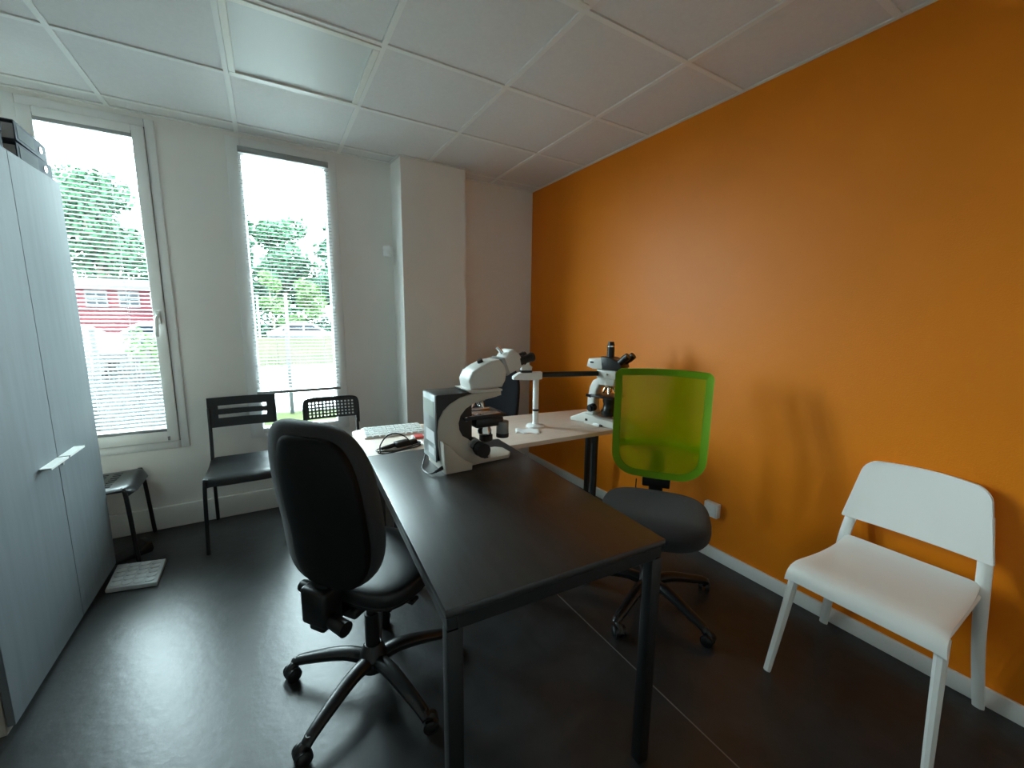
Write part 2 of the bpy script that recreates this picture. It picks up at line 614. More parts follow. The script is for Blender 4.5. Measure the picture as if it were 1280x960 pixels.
# window_1: opening casement with a sash, handle
bm = B(); ring(bm, *W1, 0.05, 0.045, 0.048, 0.045, WY - 0.012, WY + 0.05)
win1 = struct('window_1', bm, 'pvc_white', label='white casement window beside the tall cabinet, lever handle on its sash')
bm = B(); ring(bm, W1[0] + 0.053, W1[1] - 0.048, W1[2] + 0.051, W1[3] - 0.048, 0.058, 0.056, 0.066, 0.05, WY - 0.026, WY + 0.04)
sash = obj('sash', bm, 'pvc_white', win1)
bm = B(); ring(bm, W1[0] + 0.046, W1[1] - 0.041, W1[2] + 0.044, W1[3] - 0.041, 0.008, 0.008, 0.008, 0.008, WY - 0.004, WY + 0.045, 0)
obj('seal', bm, 'gasket', win1)
G1 = (W1[0] + 0.111, W1[1] - 0.104, W1[2] + 0.117, W1[3] - 0.098)
bm = B(); box(bm, G1[0] - 0.01, G1[1] + 0.01, WY + 0.028, WY + 0.034, G1[2] - 0.01, G1[3] + 0.01)
obj('pane', bm, 'window_glass', win1, smooth=False)
bm = B()
box(bm, 0.104, 0.128, WY - 0.040, WY - 0.026, 1.32, 1.40, bev=0.006)
tube(bm, arc([(0.116, WY - 0.034, 1.365), (0.116, WY - 0.062, 1.365), (0.112, WY - 0.072, 1.33), (0.106, WY - 0.072, 1.245)], 5), 0.0095, n=10)
obj('handle', bm, 'pvc_white', sash, label='white lever handle')
bm = B(); box(bm, 0.092, 0.104, WY - 0.034, WY - 0.026, 0.588, 0.612, bev=0.002)
obj('hinge', bm, 'rail_grey', win1)

# window_2: fixed light
bm = B(); ring(bm, *W2, 0.078, 0.077, 0.062, 0.088, WY - 0.012, WY + 0.05)
win2 = struct('window_2', bm, 'pvc_white', label='white fixed window beside the boxed-out column')
G2 = (W2[0] + 0.078, W2[1] - 0.077, W2[2] + 0.062, W2[3] - 0.088)
bm = B(); ring(bm, G2[0] - 0.004, G2[1] + 0.004, G2[2] - 0.004, G2[3] + 0.004, 0.009, 0.009, 0.009, 0.009, WY + 0.005, WY + 0.03, 0)
obj('glazing_bead', bm, 'pvc_white', win2)
bm = B(); box(bm, G2[0] - 0.01, G2[1] + 0.01, WY + 0.028, WY + 0.034, G2[2] - 0.01, G2[3] + 0.01)
obj('pane', bm, 'window_glass', win2, smooth=False)


def blind(name, label, x0, x1, ztop, zbot, ym, pitch, cords, tilt, hr=0.028, hw=0.0122):
    t = thing(name, label, 'blind', ((x0 + x1) / 2, ym, zbot), 0, 'white slatted blinds at the windows')
    w = (x1 - x0) / 2
    h = ztop - zbot
    b = B(); box(b, -w, w, -0.013, 0.013, h - hr, h, bev=0.003)
    obj('head_rail', b, 'slat_white', t)
    b = B(); box(b, -w - 0.004, w + 0.004, -0.012, 0.012, -0.004, 0.016, bev=0.004)
    obj('bottom_rail', b, 'rail_grey', t)
    b = B()
    rows = []
    for s in (-1, 1):
        rows.append([[b.verts.new((s * w, hw * k, 0.0022 * (1 - k * k))) for k in (-1, -0.5, 0, 0.5, 1)],
                     [b.verts.new((s * w, hw * k, 0.0022 * (1 - k * k) - 0.0004)) for k in (-1, -0.5, 0, 0.5, 1)]])
    for k in range(4):
        b.faces.new((rows[0][0][k], rows[1][0][k], rows[1][0][k + 1], rows[0][0][k + 1]))
        b.faces.new((rows[0][1][k + 1], rows[1][1][k + 1], rows[1][1][k], rows[0][1][k]))
    for k in (0, 4):
        b.faces.new((rows[0][0][k], rows[0][1][k], rows[1][1][k], rows[1][0][k]))
    bmesh.ops.recalc_face_normals(b, faces=b.faces[:])
    me = mesh_of('slat', b, 60)
    me.materials.append(MATS['slat_white'])
    n = int((h - hr - 0.02) / pitch)
    for k in range(n):
        o = obj('slat', me, None, t)
        o.location = (0, 0, 0.026 + k * pitch)
        o.rotation_euler = (tilt + random.uniform(-0.03, 0.03), 0, random.uniform(-1, 1) * 0.0008)
    for c in cords:
        b = B()
        for yy in (-0.0125, 0.0125):
            cyl(b, (-w + 2 * w * c, yy, 0.01), (-w + 2 * w * c, yy, h - 0.02), 0.0009, n=6)
        obj('ladder_cord', b, 'slat_white', t)
    return t


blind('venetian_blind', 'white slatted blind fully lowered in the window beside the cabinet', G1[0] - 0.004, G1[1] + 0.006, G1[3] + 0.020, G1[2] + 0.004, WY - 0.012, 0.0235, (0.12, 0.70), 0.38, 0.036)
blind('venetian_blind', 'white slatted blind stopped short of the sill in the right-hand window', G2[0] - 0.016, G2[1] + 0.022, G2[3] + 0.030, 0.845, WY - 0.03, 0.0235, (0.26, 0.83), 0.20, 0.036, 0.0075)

# motion detector on the wall
t = thing('motion_detector', 'small white motion detector high on the wall beside the column', 'detector', (1.522, WY - 0.030, 1.875), -0.6)
bm = B(); cyl(bm, (0.006, -0.004, 0), (0.024, 0.026, 0), 0.012); obj('bracket', bm, 'white_plastic', t)
bm = B(); box(bm, -0.030, 0.030, -0.046, 0.004, -0.040, 0.040, bev=0.009, seg=3); obj('body', bm, 'white_plastic', t)
bm = B(); box(bm, 0.004, 0.022, -0.0485, -0.040, -0.024, 0.006, bev=0.003); obj('lens', bm, 'paper_label', t)

# socket on the orange wall
t = thing('wall_socket', 'white surface-mounted socket low on the orange wall', 'socket', (WX, -1.245, 0.30))
bm = B(); box(bm, -0.036, 0, -0.042, 0.042, -0.042, 0.042, bev=0.005); obj('box', bm, 'white_plastic', t)
bm = B(); box(bm, -0.039, -0.034, -0.034, 0.034, -0.034, 0.034, bev=0.002); obj('cover_plate', bm, 'paper_label', t)

# ================================================================== TALL CABINET
CX, CY0, CY1, CH, CS = -0.115, -0.74, 0.305, 1.985, -0.158
t = thing('cabinet', 'tall pale grey wood-grain cabinet with two doors by the left window', 'cabinet', (-0.35, (CY0 + CY1) / 2, 0))
ox, oy = -0.35, (CY0 + CY1) / 2
bm = B()
box(bm, -0.585 - ox, CX - 0.022 - ox, CY0 - oy, CY1 - oy, 0.0, CH, bev=0.0015, seg=1)
obj('carcass', bm, 'cabinet_side', t)
for (a, b, hy0, hy1, lock) in ((CY0, CS - 0.0015, -0.328, -0.166, False), (CS + 0.0015, CY1, -0.150, 0.012, True)):
    bm = B(); box(bm, CX - 0.019 - ox, CX - ox, a - oy, b - oy, 0.028, CH - 0.002, bev=0.0012, seg=1)
    d = obj('door', bm, 'cabinet_oak', t)
    bm = B()
    prism(bm, [(CX - ox - 0.001, 0.772), (CX - ox + 0.036, 0.772), (CX - ox + 0.036, 0.764), (CX - ox + 0.034, 0.764), (CX - ox + 0.034, 0.770), (CX - ox - 0.001, 0.770)], 'y', hy0 - oy, hy1 - oy)
    obj('handle', bm, 'white_metal', d, label='pale ledge handle')
    if lock:
        bm = B(); cyl(bm, (CX - ox - 0.001, CS + 0.03 - oy, 0.735), (CX - ox + 0.006, CS + 0.03 - oy, 0.735), 0.008)
        obj('lock', bm, 'rail_grey', d)

# lever-arch files lying flat on the cabinet
def binder(z, y0, y1, h, label, tilt=0.0):
    t = thing('lever_arch_file', label, 'folder', (-0.27, (y0 + y1) / 2, z), tilt, 'grey lever-arch files on the cabinet')
    w = (y1 - y0) / 2
    b = B()
    box(b, -0.14, 0.135, -w, w, 0, 0.0035, bev=0.001, seg=1)
    box(b, -0.14, 0.135, -w, w, h - 0.0035, h, bev=0.001, seg=1)
    box(b, 0.131, 0.135, -w, w, 0.0, h, bev=0.001, seg=1)
    obj('cover', b, 'grey_box', t)
    b = B(); box(b, -0.13, 0.128, -w + 0.012, w - 0.012, 0.004, h - 0.012)
    obj('paper_block', b, 'paper_label', t)
    b = B(); box(b, 0.1352, 0.1362, -w + 0.02, -w + 0.18, 0.012, h - 0.012)
    obj('spine_label', b, 'spine_card', t)
    M_ = Matrix.Translation((0.136, w - 0.075, h / 2)) @ Matrix.Rotation(PI / 2, 4, 'Y')
    b = B(); lathe(b, [(0.0115, -0.001), (0.0135, 0.001), (0.0135, 0.0025), (0.0115, 0.0025)], n=20, M=M_)
    obj('finger_ring', b, 'chrome', t)


binder(CH, -0.012, 0.306, 0.072, 'lower grey lever-arch file with label, lying on the cabinet')
binder(CH + 0.074, -0.03, 0.288, 0.075, 'upper grey lever-arch file, topmost on the cabinet', 0.04)
t = thing('document_box', 'black document box on the cabinet, cut by the left edge', 'box', (-0.29, -0.225, CH))
bm = B(); box(bm, -0.14, 0.135, -0.16, 0.165, 0, 0.085, bev=0.002, seg=1); obj('box_body', bm, 'dark_box', t)
bm = B(); box(bm, -0.143, 0.138, -0.163, 0.168, 0.085, 0.155, bev=0.003, seg=1); obj('lid', bm, 'dark_box', t)

# ================================================================== VISITOR CHAIRS ALONG THE WINDOW WALL


def tube_frame(t, hw, yf, yr, yfoot, zs, ztop, m):
    for s in (-1, 1):
        b = B(); tube(b, arc([(s * (hw + 0.012), -yf - 0.015, 0.0), (s * hw, -yf + 0.005, zs - 0.05), (s * (hw - 0.01), -yf + 0.02, zs - 0.012)], 5), 0.0105, n=10)
        obj('leg', b, m, t)
        b = B(); tube(b, arc([(s * (hw + 0.008), yfoot, 0.0), (s * (hw - 0.006), yr - 0.015, zs - 0.03), (s * (hw - 0.008), yr, zs + 0.1), (s * (hw - 0.008), yr + 0.03, ztop)], 6), 0.0105, n=10)
        obj('leg', b, m, t)
        b = B(); tube(b, [(s * (hw - 0.006), -yf + 0.015, zs - 0.018), (s * (hw - 0.006), yr - 0.012, zs - 0.018)], 0.009, n=8)
        obj('seat_rail', b, m, t)


def seat_sheet(b, hw, yf, yr, zs, us, vs, solid, t=0.012):
    """u across, v front to back in 0..1; front lip and the sides roll down"""
    def f(u, v):
        y = -yf + (yr + yf) * v
        lip = max(0.0, (0.16 - v) / 0.16)
        z = zs - 0.045 * lip ** 2 - 0.012 * math.sin(PI * min(1, v)) + 0.012 * max(0, (v - 0.8) / 0.2)
        side = abs(u)
        z -= 0.010 * max(0, (side - 0.82) / 0.18) ** 2
        return (u * hw * (1 - 0.05 * v - 0.10 * lip ** 2 * side), y + 0.012 * lip * lip + 0.030 * lip * max(0, (side - 0.6) / 0.4) ** 2, z)

    def n(u, v):
        e = 1e-3
        p = Vector(f(u, v)); a = Vector(f(u + e, v)) - p; c = Vector(f(u, v + e)) - p
        return a.cross(c)
    holed(b, us, vs, solid, f, n, t)


def chair_slotted():
    t = thing('visitor_chair', 'black chair with two slots in its backrest, between the windows', 'chair', (0.505, 0.42, 0))
    hw, zs = 0.192, 0.445
    tube_frame(t, hw, 0.185, 0.21, 0.285, zs, 0.78, 'chair_tube')
    b = B()
    seat_sheet(b, hw + 0.01, 0.215, 0.20, zs, [-1, -0.97, -0.93, -0.88, -0.82] + lin(-0.7, 0.7, 8) + [0.82, 0.88, 0.93, 0.97, 1], [0, 0.015, 0.035, 0.06, 0.09, 0.125, 0.165, 0.22] + lin(0.3, 1, 9), lambda i, j: True)
    obj('seat', b, 'chair_black', t)
    us = [-1, -0.90, -0.71] + lin(-0.6, 0.6, 8)[1:-1] + [0.71, 0.90, 1]
    vs = [0, 0.12, 0.30, 0.42, 0.60, 0.72, 0.88, 1]

    def solid(i, j):
        return not (j in (2, 4) and 2 <= i <= len(us) - 4)

    def f(u, v):
        return (u * 0.192, 0.225 + 0.02 * v - 0.0 + 0.018 * (1 - u * u), 0.652 + 0.195 * v)
    b = B(); holed(b, us, vs, solid, f, lambda u, v: (0, -1, 0.1), 0.014)
    obj('backrest', b, 'chair_black', t)


def chair_perforated(label, loc, rz, group):
    t = thing('visitor_chair', label, 'chair', loc, rz, group)
    hw, zs = 0.180, 0.44
    tube_frame(t, hw, 0.165, 0.19, 0.235, zs, 0.74, 'chair_tube')
    nslot = 7
    cs = [-0.62 + 1.24 * k / (nslot - 1) for k in range(nslot)]
    us = sorted([-1, -0.97, -0.93, -0.88, -0.82, 0.82, 0.88, 0.93, 0.97, 1] + [c + e for c in cs for e in (-0.042, 0.042)])
    vs = [0, 0.015, 0.035, 0.06, 0.09, 0.125, 0.165, 0.22, 0.30, 0.40, 0.46, 0.56, 0.62, 0.72, 0.78, 0.88, 1]

    def solid(i, j):
        uc, vc = (us[i] + us[i + 1]) / 2, (vs[j] + vs[j + 1]) / 2
        return not (any(abs(uc - c) < 0.04 for c in cs) and (0.30 < vc < 0.40 or 0.46 < vc < 0.56 or 0.62 < vc < 0.72))
    b = B(); seat_sheet(b, hw + 0.012, 0.205, 0.19, zs, us, vs, solid)
    obj('seat', b, 'chair_black', t)
    # perforated back panel
    nc, nr = 13, 5
    us, vs = [-1, -0.9], [0, 0.10]
    for k in range(nc):
        c0 = -0.88 + 1.76 * (k + 0.22) / nc
        us += [c0, c0 + 1.76 * 0.56 / nc]
    us += [0.9, 1]
    for k in range(nr):
        c0 = 0.08 + 0.84 * (k + 0.22) / nr
        vs += [c0, c0 + 0.84 * 0.56 / nr]
    vs += [0.96, 1]
    vs = sorted(set(vs))
    us = sorted(set(us))

    def solid2(i, j):
        uc, vc = (us[i] + us[i + 1]) / 2, (vs[j] + vs[j + 1]) / 2
        a = (uc + 0.88) / 1.76 * nc
        c = (vc - 0.08) / 0.84 * nr
        if 0 <= a < nc and 0 <= c < nr:
            return not (0.22 < a - int(a) < 0.78 and 0.22 < c - int(c) < 0.78)
        return True

    def f2(u, v):
        return (u * 0.176, 0.195 + 0.02 * v + 0.012 * (1 - u * u), 0.650 + 0.135 * v)
    b = B(); holed(b, us, vs, solid2, f2, lambda u, v: (0, -1, 0.1), 0.010)
    obj('backrest', b, 'chair_black', t, label='black back panel with rows of small square holes')
    b = B()
    tube(b, arc([(-0.181, 0.20, 0.60), (-0.182, 0.207, 0.70), (-0.178, 0.217, 0.765), (-0.155, 0.222, 0.788), (-0.08, 0.230, 0.792), (0.08, 0.230, 0.792), (0.155, 0.222, 0.788), (0.178, 0.217, 0.765), (0.182, 0.207, 0.70), (0.181, 0.20, 0.60)], 5), 0.0095, n=8)
    obj('back_frame', b, 'chair_tube', t)


chair_slotted()
chair_perforated('black chair with perforated backrest below the right-hand window', (1.048, 0.41, 0), 0.0, 'perforated black chairs')
chair_perforated('black chair with slotted seat half hidden behind the tall cabinet', (-0.205, 0.508, 0), PI / 2, 'perforated black chairs')

# grey pad on the floor and black object behind it
t = thing('floor_pad', 'grey pad moulded with rows of round cells, on floor by cabinet', 'pad', (0.004, 0.142, 0), 0)
P4 = [(-0.100, -0.098), (0.108, -0.148), (0.104, 0.096), (-0.112, 0.150)]
bm = B(); prism(bm, P4, 'z', 0.0, 0.026, bev=0.008)
obj('tray', bm, 'mat_grey', t)
b = B(); lathe(b, [(0.0215, 0), (0.021, 0.004), (0.015, 0.0065), (0.004, 0.0072)], n=14)
pm = mesh_of('cell', b); pm.materials.append(MATS['mat_pad'])
for i in range(4):
    for j in range(5):
        u, v = (i + 0.5) / 4 * 0.9 + 0.05, (j + 0.5) / 5 * 0.9 + 0.05
        a = Vector(P4[0]).lerp(Vector(P4[1]), u); c = Vector(P4[3]).lerp(Vector(P4[2]), u)
        q = a.lerp(c, v)
        o = obj('cell', pm, None, t); o.location = (q.x, q.y, 0.0255)
t = thing('foot_pedal', 'low black pedal-like object on the floor under the half hidden chair', 'pedal', (-0.09, 0.42, 0), 0.5)
bm = B(); prism(bm, [(-0.09, 0), (0.09, 0), (0.10, 0.02), (0.095, 0.06), (0.07, 0.065), (0.03, 0.03), (-0.09, 0.022)], 'y', -0.055, 0.055, bev=0.006)
obj('pedal_body', bm, 'black_plastic', t)
bm = B(); tube(bm, arc([(-0.09, 0, 0.008), (-0.16, 0.02, 0.006), (-0.20, 0.08, 0.006)], 6), 0.004, n=6); obj('cord', bm, 'cable_black', t)

# ================================================================== DARK DESK
t = thing('desk', 'black wood-grain desk with square black metal legs in the foreground', 'desk', (1.334, -1.276, 0), math.radians(-3.2))
bm = B(); box(bm, -0.328, 0.328, -0.56, 0.555, 0.728, 0.75, bev=0.0025)
obj('desk_top', bm, 'desk_black_oak', t)
bm = B()
for s in (-1, 1):
    box(bm, s * 0.305 - 0.018, s * 0.305 + 0.018, -0.552, 0.42, 0.692, 0.728, bev=0.002, seg=1)
box(bm, -0.30, 0.30, -0.556, -0.522, 0.692, 0.728, bev=0.002, seg=1)
box(bm, -0.30, 0.30, 0.385, 0.42, 0.692, 0.728, bev=0.002, seg=1)
obj('frame', bm, 'black_metal', t)
for sx in (-1, 1):
    for y0 in (-0.556, 0.386):
        bm = B(); box(bm, sx * 0.305 - 0.019, sx * 0.305 + 0.019, y0, y0 + 0.036, 0.0, 0.693, bev=0.003)
        obj('leg', bm, 'black_metal', t)

# ================================================================== PALE DESK
t = thing('desk', 'pale wood-top desk with slanted black legs along the far side', 'desk', (1.9, -0.5, 0))
poly = [(1.052, -0.770), (1.058, -0.170), (1.066, -0.128), (1.090, -0.102), (1.130, -0.098), (2.690, -0.280), (2.715, -0.300), (2.640, -0.800), (2.615, -0.822)]
bm = B(); prism(bm, [(x - 1.9, y + 0.5) for x, y in poly], 'z', 0.695, 0.72, bev=0.003)
obj('desk_top', bm, 'desk_pale', t)
bm = B(); box(bm, 1.25 - 1.9, 2.45 - 1.9, 0.02, 0.06, 0.655, 0.695, bev=0.002); obj('beam', bm, 'black_metal', t)
for (tx, ty, fx, fy) in ((2.388, -0.715, 2.345, -0.765), (2.655, -0.36, 2.665, -0.345), (1.30, -0.63, 1.26, -0.68), (1.32, -0.24, 1.28, -0.18)):
    bm = B(); tube(bm, [(tx - 1.9, ty + 0.5, 0.695), (fx - 1.9, fy + 0.5, 0.0)], 0.026, n=8, square=True, radii=[0.024, 0.018], up=(1, 0, 0))
    obj('leg', bm, 'black_metal', t)
for (x0, y0, x1, y1) in ((2.388, -0.715, 2.655, -0.36), (1.30, -0.63, 1.32, -0.24)):
    bm = B(); tube(bm, [(x0 - 1.9, y0 + 0.5, 0.678), (x1 - 1.9, y1 + 0.5, 0.678)], 0.02, n=8, square=True)
    obj('cross_rail', bm, 'black_metal', t)

# ================================================================== OFFICE CHAIR PARTS


def caster(parent, p, ang, m='black_plastic', r=0.027):
    px, py = p
    b = B()
    cyl(b, (px, py, 0.05), (px, py, 0.082), 0.009, n=10)
    tube(b, arc([(px + 0.004 * math.cos(ang), py + 0.004 * math.sin(ang), 0.056), (px + 0.02 * math.cos(ang), py + 0.02 * math.sin(ang), 0.052), (px + 0.034 * math.cos(ang), py + 0.034 * math.sin(ang), 0.026)], 4), 0.016, n=8)
    c = obj('caster', b, m, parent)
    ux, uy = -math.sin(ang), math.cos(ang)
    wx, wy = px + 0.02 * math.cos(ang), py + 0.02 * math.sin(ang)
    for s in (-1, 1):
        b = B()
        p0 = Vector((wx + ux * s * 0.008, wy + uy * s * 0.008, r)); p1 = Vector((wx + ux * s * 0.024, wy + uy * s * 0.024, r))
        cyl(b, p0, p1, r, r * 0.97, n=20)
        cyl(b, p1, p1 + (p1 - p0) * 0.25, r * 0.8, r * 0.55, n=20)
        obj('wheel', b, m, c)


def star_base(t, angs, R, zh, mat_, spin):
    b = B(); lathe(b, [(0.052, zh - 0.035), (0.056, zh - 0.01), (0.048, zh + 0.02), (0.036, zh + 0.05), (0.030, zh + 0.06)], n=24)
    obj('hub', b, mat_, t)
    for k, a in enumerate(angs):
        c, s = math.cos(a), math.sin(a)
        pts = [(c * d, s * d, z) for d, z in ((0.025, zh - 0.004), (0.09, zh + 0.006), (0.16, zh - 0.002), (0.23, zh - 0.018), (R - 0.012, zh - 0.034), (R + 0.012, zh - 0.048))]
        b = B(); tube(b, arc(pts, 3), 0.02, n=10, sx=1.0, sy=0.9, radii=None if False else [0.030 - 0.012 * i / 15 for i in range(16)], up=(-s, c, 0))
        obj('base_leg', b, mat_, t)
        caster(t, (c * R, s * R), spin[k])


def gas_column(t, z0, z1, m='black_plastic'):
    b = B(); cyl(b, (0, 0, z0), (0, 0, (z0 + z1) / 2 + 0.03), 0.026, 0.026, n=20); cyl(b, (0, 0, (z0 + z1) / 2), (0, 0, z1), 0.019, n=20)
    obj('gas_column', b, m, t)


def pillow(w, h, d, fn, ep=0.5, es=0.5, nu=56, nv=20):
    b = B()
    superell(b, (0, 0, 0), w, h, d, ep, es, nu, nv, fn)
    return b


# ---- black operator chair in the foreground, seen from behind
PHI = math.radians(53)
t = thing('office_chair', 'black padded office chair seen from behind, in front of black desk', 'chair', (0.948, -1.125, 0), -PHI)
AN = [math.radians(a) + PHI for a in (2, 74, 146, 218, 290)]
star_base(t, AN, 0.30, 0.105, 'black_plastic', [AN[0] + 0.4, AN[1] - 0.8, AN[2] + 0.9, AN[3] - 0.5, AN[4] + 1.0])
gas_column(t, 0.12, 0.40)
bm = B()
box(bm, -0.10, 0.10, -0.10, 0.11, 0.385, 0.425, bev=0.012, seg=3)
box(bm, -0.05, 0.05, -0.13, 0.13, 0.36, 0.40, bev=0.012, seg=3)
obj('mechanism', bm, 'black_plastic', t)


def seat_fn(p):
    z = p.z
    z -= 0.020 * max(0, (p.y - 0.12) / 0.11) ** 2 if p.y > 0.12 else 0
    if p.z > 0:
        z += -0.010 * math.exp(-((p.x / 0.12) ** 2 + ((p.y + 0.03) / 0.12) ** 2))
    return (p.x, p.y, z)


bm = pillow(0.215, 0.205, 0.042, seat_fn, 0.55, 0.45)
bmesh.ops.translate(bm, verts=bm.verts[:], vec=(0.01, 0.05, 0.468))
obj('seat', bm, 'seat_leatherette', t)
bm = pillow(0.200, 0.190, 0.016, None, 0.55, 0.5)
bmesh.ops.translate(bm, verts=bm.verts[:], vec=(0.01, 0.05, 0.430))
obj('seat_shell', bm, 'black_plastic', t)


def back_map(w_top, curve, lean, z0, y0):
    def fn(p):
        # p.x width, p.y height, p.z thickness (front = +)
        k = p.y / 0.28
        wf = 1 - w_top * max(0, k) ** 2 - 0.10 * max(0, -k) ** 3
        x = p.x * wf
        y = y0 + p.z + curve * (x / 0.2) ** 2 - lean * (p.y + 0.25) + 0.010 * math.exp(-((k + 0.35) / 0.4) ** 2)
        return (x, y, z0 + p.y)
    return fn


bm = pillow(0.205, 0.275, 0.042, back_map(0.17, 0.045, 0.10, 0.793, -0.180), 0.50, 0.55)
bmesh.ops.translate(bm, verts=bm.verts[:], vec=(-0.014, 0, 0))
obj('backrest', bm, 'black_fabric', t)
bm = pillow(0.156, 0.248, 0.024, back_map(0.17, 0.045, 0.10, 0.785, -0.210), 0.46, 0.5)
bmesh.ops.translate(bm, verts=bm.verts[:], vec=(0.022, 0, 0))
obj('back_shell', bm, 'black_shell', t, label='smooth black plastic shell behind the cushion')
bm = B()
tube(bm, arc([(-0.012, -0.195, 0.60), (-0.014, -0.205, 0.53), (-0.014, -0.20, 0.44), (-0.012, -0.165, 0.398), (0, -0.05, 0.392)], 5), 0.03, n=10, sx=1.2, sy=0.45, up=(1, 0, 0))
box(bm, -0.070, 0.035, -0.238, -0.160, 0.398, 0.525, bev=0.014, seg=3)
box(bm, -0.050, 0.015, -0.228, -0.165, 0.374, 0.415, bev=0.012, seg=3)
obj('back_bracket', bm, 'black_plastic', t)
bm = B()
cyl(bm, (-0.01, -0.205, 0.424), (0.100, -0.218, 0.416), 0.0205, 0.0245, n=20)
obj('adjuster_knob', bm, 'black_plastic', t)
bm = B()
cyl(bm, (-0.066, -0.20, 0.500), (-0.098, -0.20, 0.500), 0.021, 0.019, n=18)
obj('adjuster_knob', bm, 'black_plastic', t)
bm = B(); tube(bm, [(0.06, 0.01, 0.408), (0.145, 0.0, 0.412), (0.165, -0.002, 0.408)], 0.005, n=8)
prism(bm, [(0.150, -0.022), (0.205, -0.026), (0.205, 0.010), (0.150, 0.014)], 'z', 0.394, 0.410, bev=0.004)
obj('lever', bm, 'black_plastic', t)
bm = B(); tube(bm, [(0.05, -0.02, 0.40), (0.10, -0.025, 0.378)], 0.005, n=8); box(bm, 0.09, 0.125, -0.045, -0.012, 0.355, 0.385, bev=0.005)
obj('lever', bm, 'black_plastic', t)

# ---- lime green mesh-back chair
t = thing('office_chair', 'office chair with lime green mesh back and charcoal seat', 'chair', (2.225, -1.325, 0), math.radians(128.5))
GA = math.radians(128.5)
AN = [math.radians(a) - GA for a in (196, 268, 340, 52, 124)]
star_base(t, AN, 0.31, 0.105, 'black_plastic', [AN[0] + 1.0, AN[1] + 0.3, AN[2] + 0.9, AN[3], AN[4] - 0.5])
gas_column(t, 0.12, 0.40)
bm = B(); box(bm, -0.09, 0.09, -0.12, 0.11, 0.375, 0.42, bev=0.012, seg=3); obj('mechanism', bm, 'black_plastic', t)
bm = pillow(0.245, 0.238, 0.050, seat_fn, 0.62, 0.5)
bmesh.ops.translate(bm, verts=bm.verts[:], vec=(0, 0.03, 0.462))
obj('seat', bm, 'charcoal_fabric', t)


def lime_outline(n=16):
    """(x,z) outline: small radius on top, big radius below"""
    pts = []
    wt, wb, zt, zb = 0.237, 0.226, 1.118, 0.560
    rt, rb = 0.030, 0.135

    def corner(cx, cz, r, a0, a1, k):
        for i in range(k + 1):
            a = a0 + (a1 - a0) * i / k
            pts.append((cx + r * math.cos(a), cz + r * math.sin(a)))
    corner(wt - rt, zt - rt, rt, 0, PI / 2, 5)
    pts.extend([((wt - rt) * (1 - 2 * i / 8), zt + 0.004 * math.sin(PI * i / 8)) for i in range(1, 8)])
    corner(-wt + rt, zt - rt, rt, PI / 2, PI, 5)
    pts.extend([(-wt + (wt - wb) * i / 8, zt - rt + (zb + rb - zt + rt) * i / 8) for i in range(1, 8)])
    corner(-wb + rb, zb + rb, rb, PI, 1.5 * PI, 9)
    pts.extend([((-wb + rb) * (1 - 2 * i / 4), zb - 0.006 * math.sin(PI * i / 4)) for i in range(1, 4)])
    corner(wb - rb, zb + rb, rb, 1.5 * PI, 2 * PI, 9)
    pts.extend([(wb + (wt - wb) * i / 8, zb + rb + (zt - rt - zb - rb) * i / 8) for i in range(1, 8)])
    return pts


def lime_y(x, z):
    k = (z - 0.56) / 0.56
    return -0.215 + 0.055 * (x / 0.237) ** 2 - 0.085 * k + 0.055 * math.sin(PI * min(1, k * 1.25)) * 0.5


OUT = lime_outline()
cz = 0.84
bm = B()
loops = []
for off, inset in ((0.010, 0.004), (0.012, 0.000), (-0.012, 0.000), (-0.010, 0.004), (-0.008, 0.034), (0.008, 0.034)):
    L = []
    for i, (x, z) in enumerate(OUT):
        (xa, za), (xb, zb) = OUT[i - 1], OUT[(i + 1) % len(OUT)]
        tx, tz = xb - xa, zb - za
        ln = math.hypot(tx, tz)
        nx, nz = -tz / ln, tx / ln          # inward for a counter-clockwise outline
        X, Z = x + nx * inset, z + nz * inset
        L.append(bm.verts.new((X, lime_y(X, Z) + off, Z)))
    loops.append(L)
nL = len(loops)
for a in range(nL):
    A, Bq = loops[a], loops[(a + 1) % nL]
    for i in range(len(OUT)):
        j = (i + 1) % len(OUT)
        bm.faces.new((A[i], A[j], Bq[j], Bq[i]))
bmesh.ops.recalc_face_normals(bm, faces=bm.faces[:])
obj('back_frame', bm, 'green_frame', t, label='lime green rim of the backrest')
bm = B()
rings_ = []
for s in (0.945, 0.8, 0.6, 0.4, 0.2):
    L = []
    for (x, z) in OUT:
        X, Z = x * s, cz + (z - cz) * s
        L.append(bm.verts.new((X, lime_y(X, Z) + 0.002, Z)))
    rings_.append(L)
for A, Bq in zip(rings_, rings_[1:]):
    for i in range(len(OUT)):
        j = (i + 1) % len(OUT)
        bm.faces.new((A[i], A[j], Bq[j], Bq[i]))
c0 = bm.verts.new((0, lime_y(0, cz) + 0.002, cz))
for i in range(len(OUT)):
    bm.faces.new((rings_[-1][i], rings_[-1][(i + 1) % len(OUT)], c0))
bmesh.ops.recalc_face_normals(bm, faces=bm.faces[:])
obj('mesh_panel', bm, 'lime_mesh', t, label='see-through lime green mesh')
bm = B()
tube(bm, arc([(-0.195, lime_y(-0.2, 0.74) - 0.016, 0.735), (-0.10, lime_y(-0.1, 0.74) - 0.026, 0.74), (0, lime_y(0, 0.74) - 0.032, 0.742), (0.10, lime_y(0.1, 0.74) - 0.026, 0.74), (0.195, lime_y(0.2, 0.74) - 0.016, 0.735)], 5), 0.022, n=8, sx=0.25, sy=1.0, up=(0, 1, 0))
obj('lumbar_bar', bm, 'green_frame', t)
bm = B()
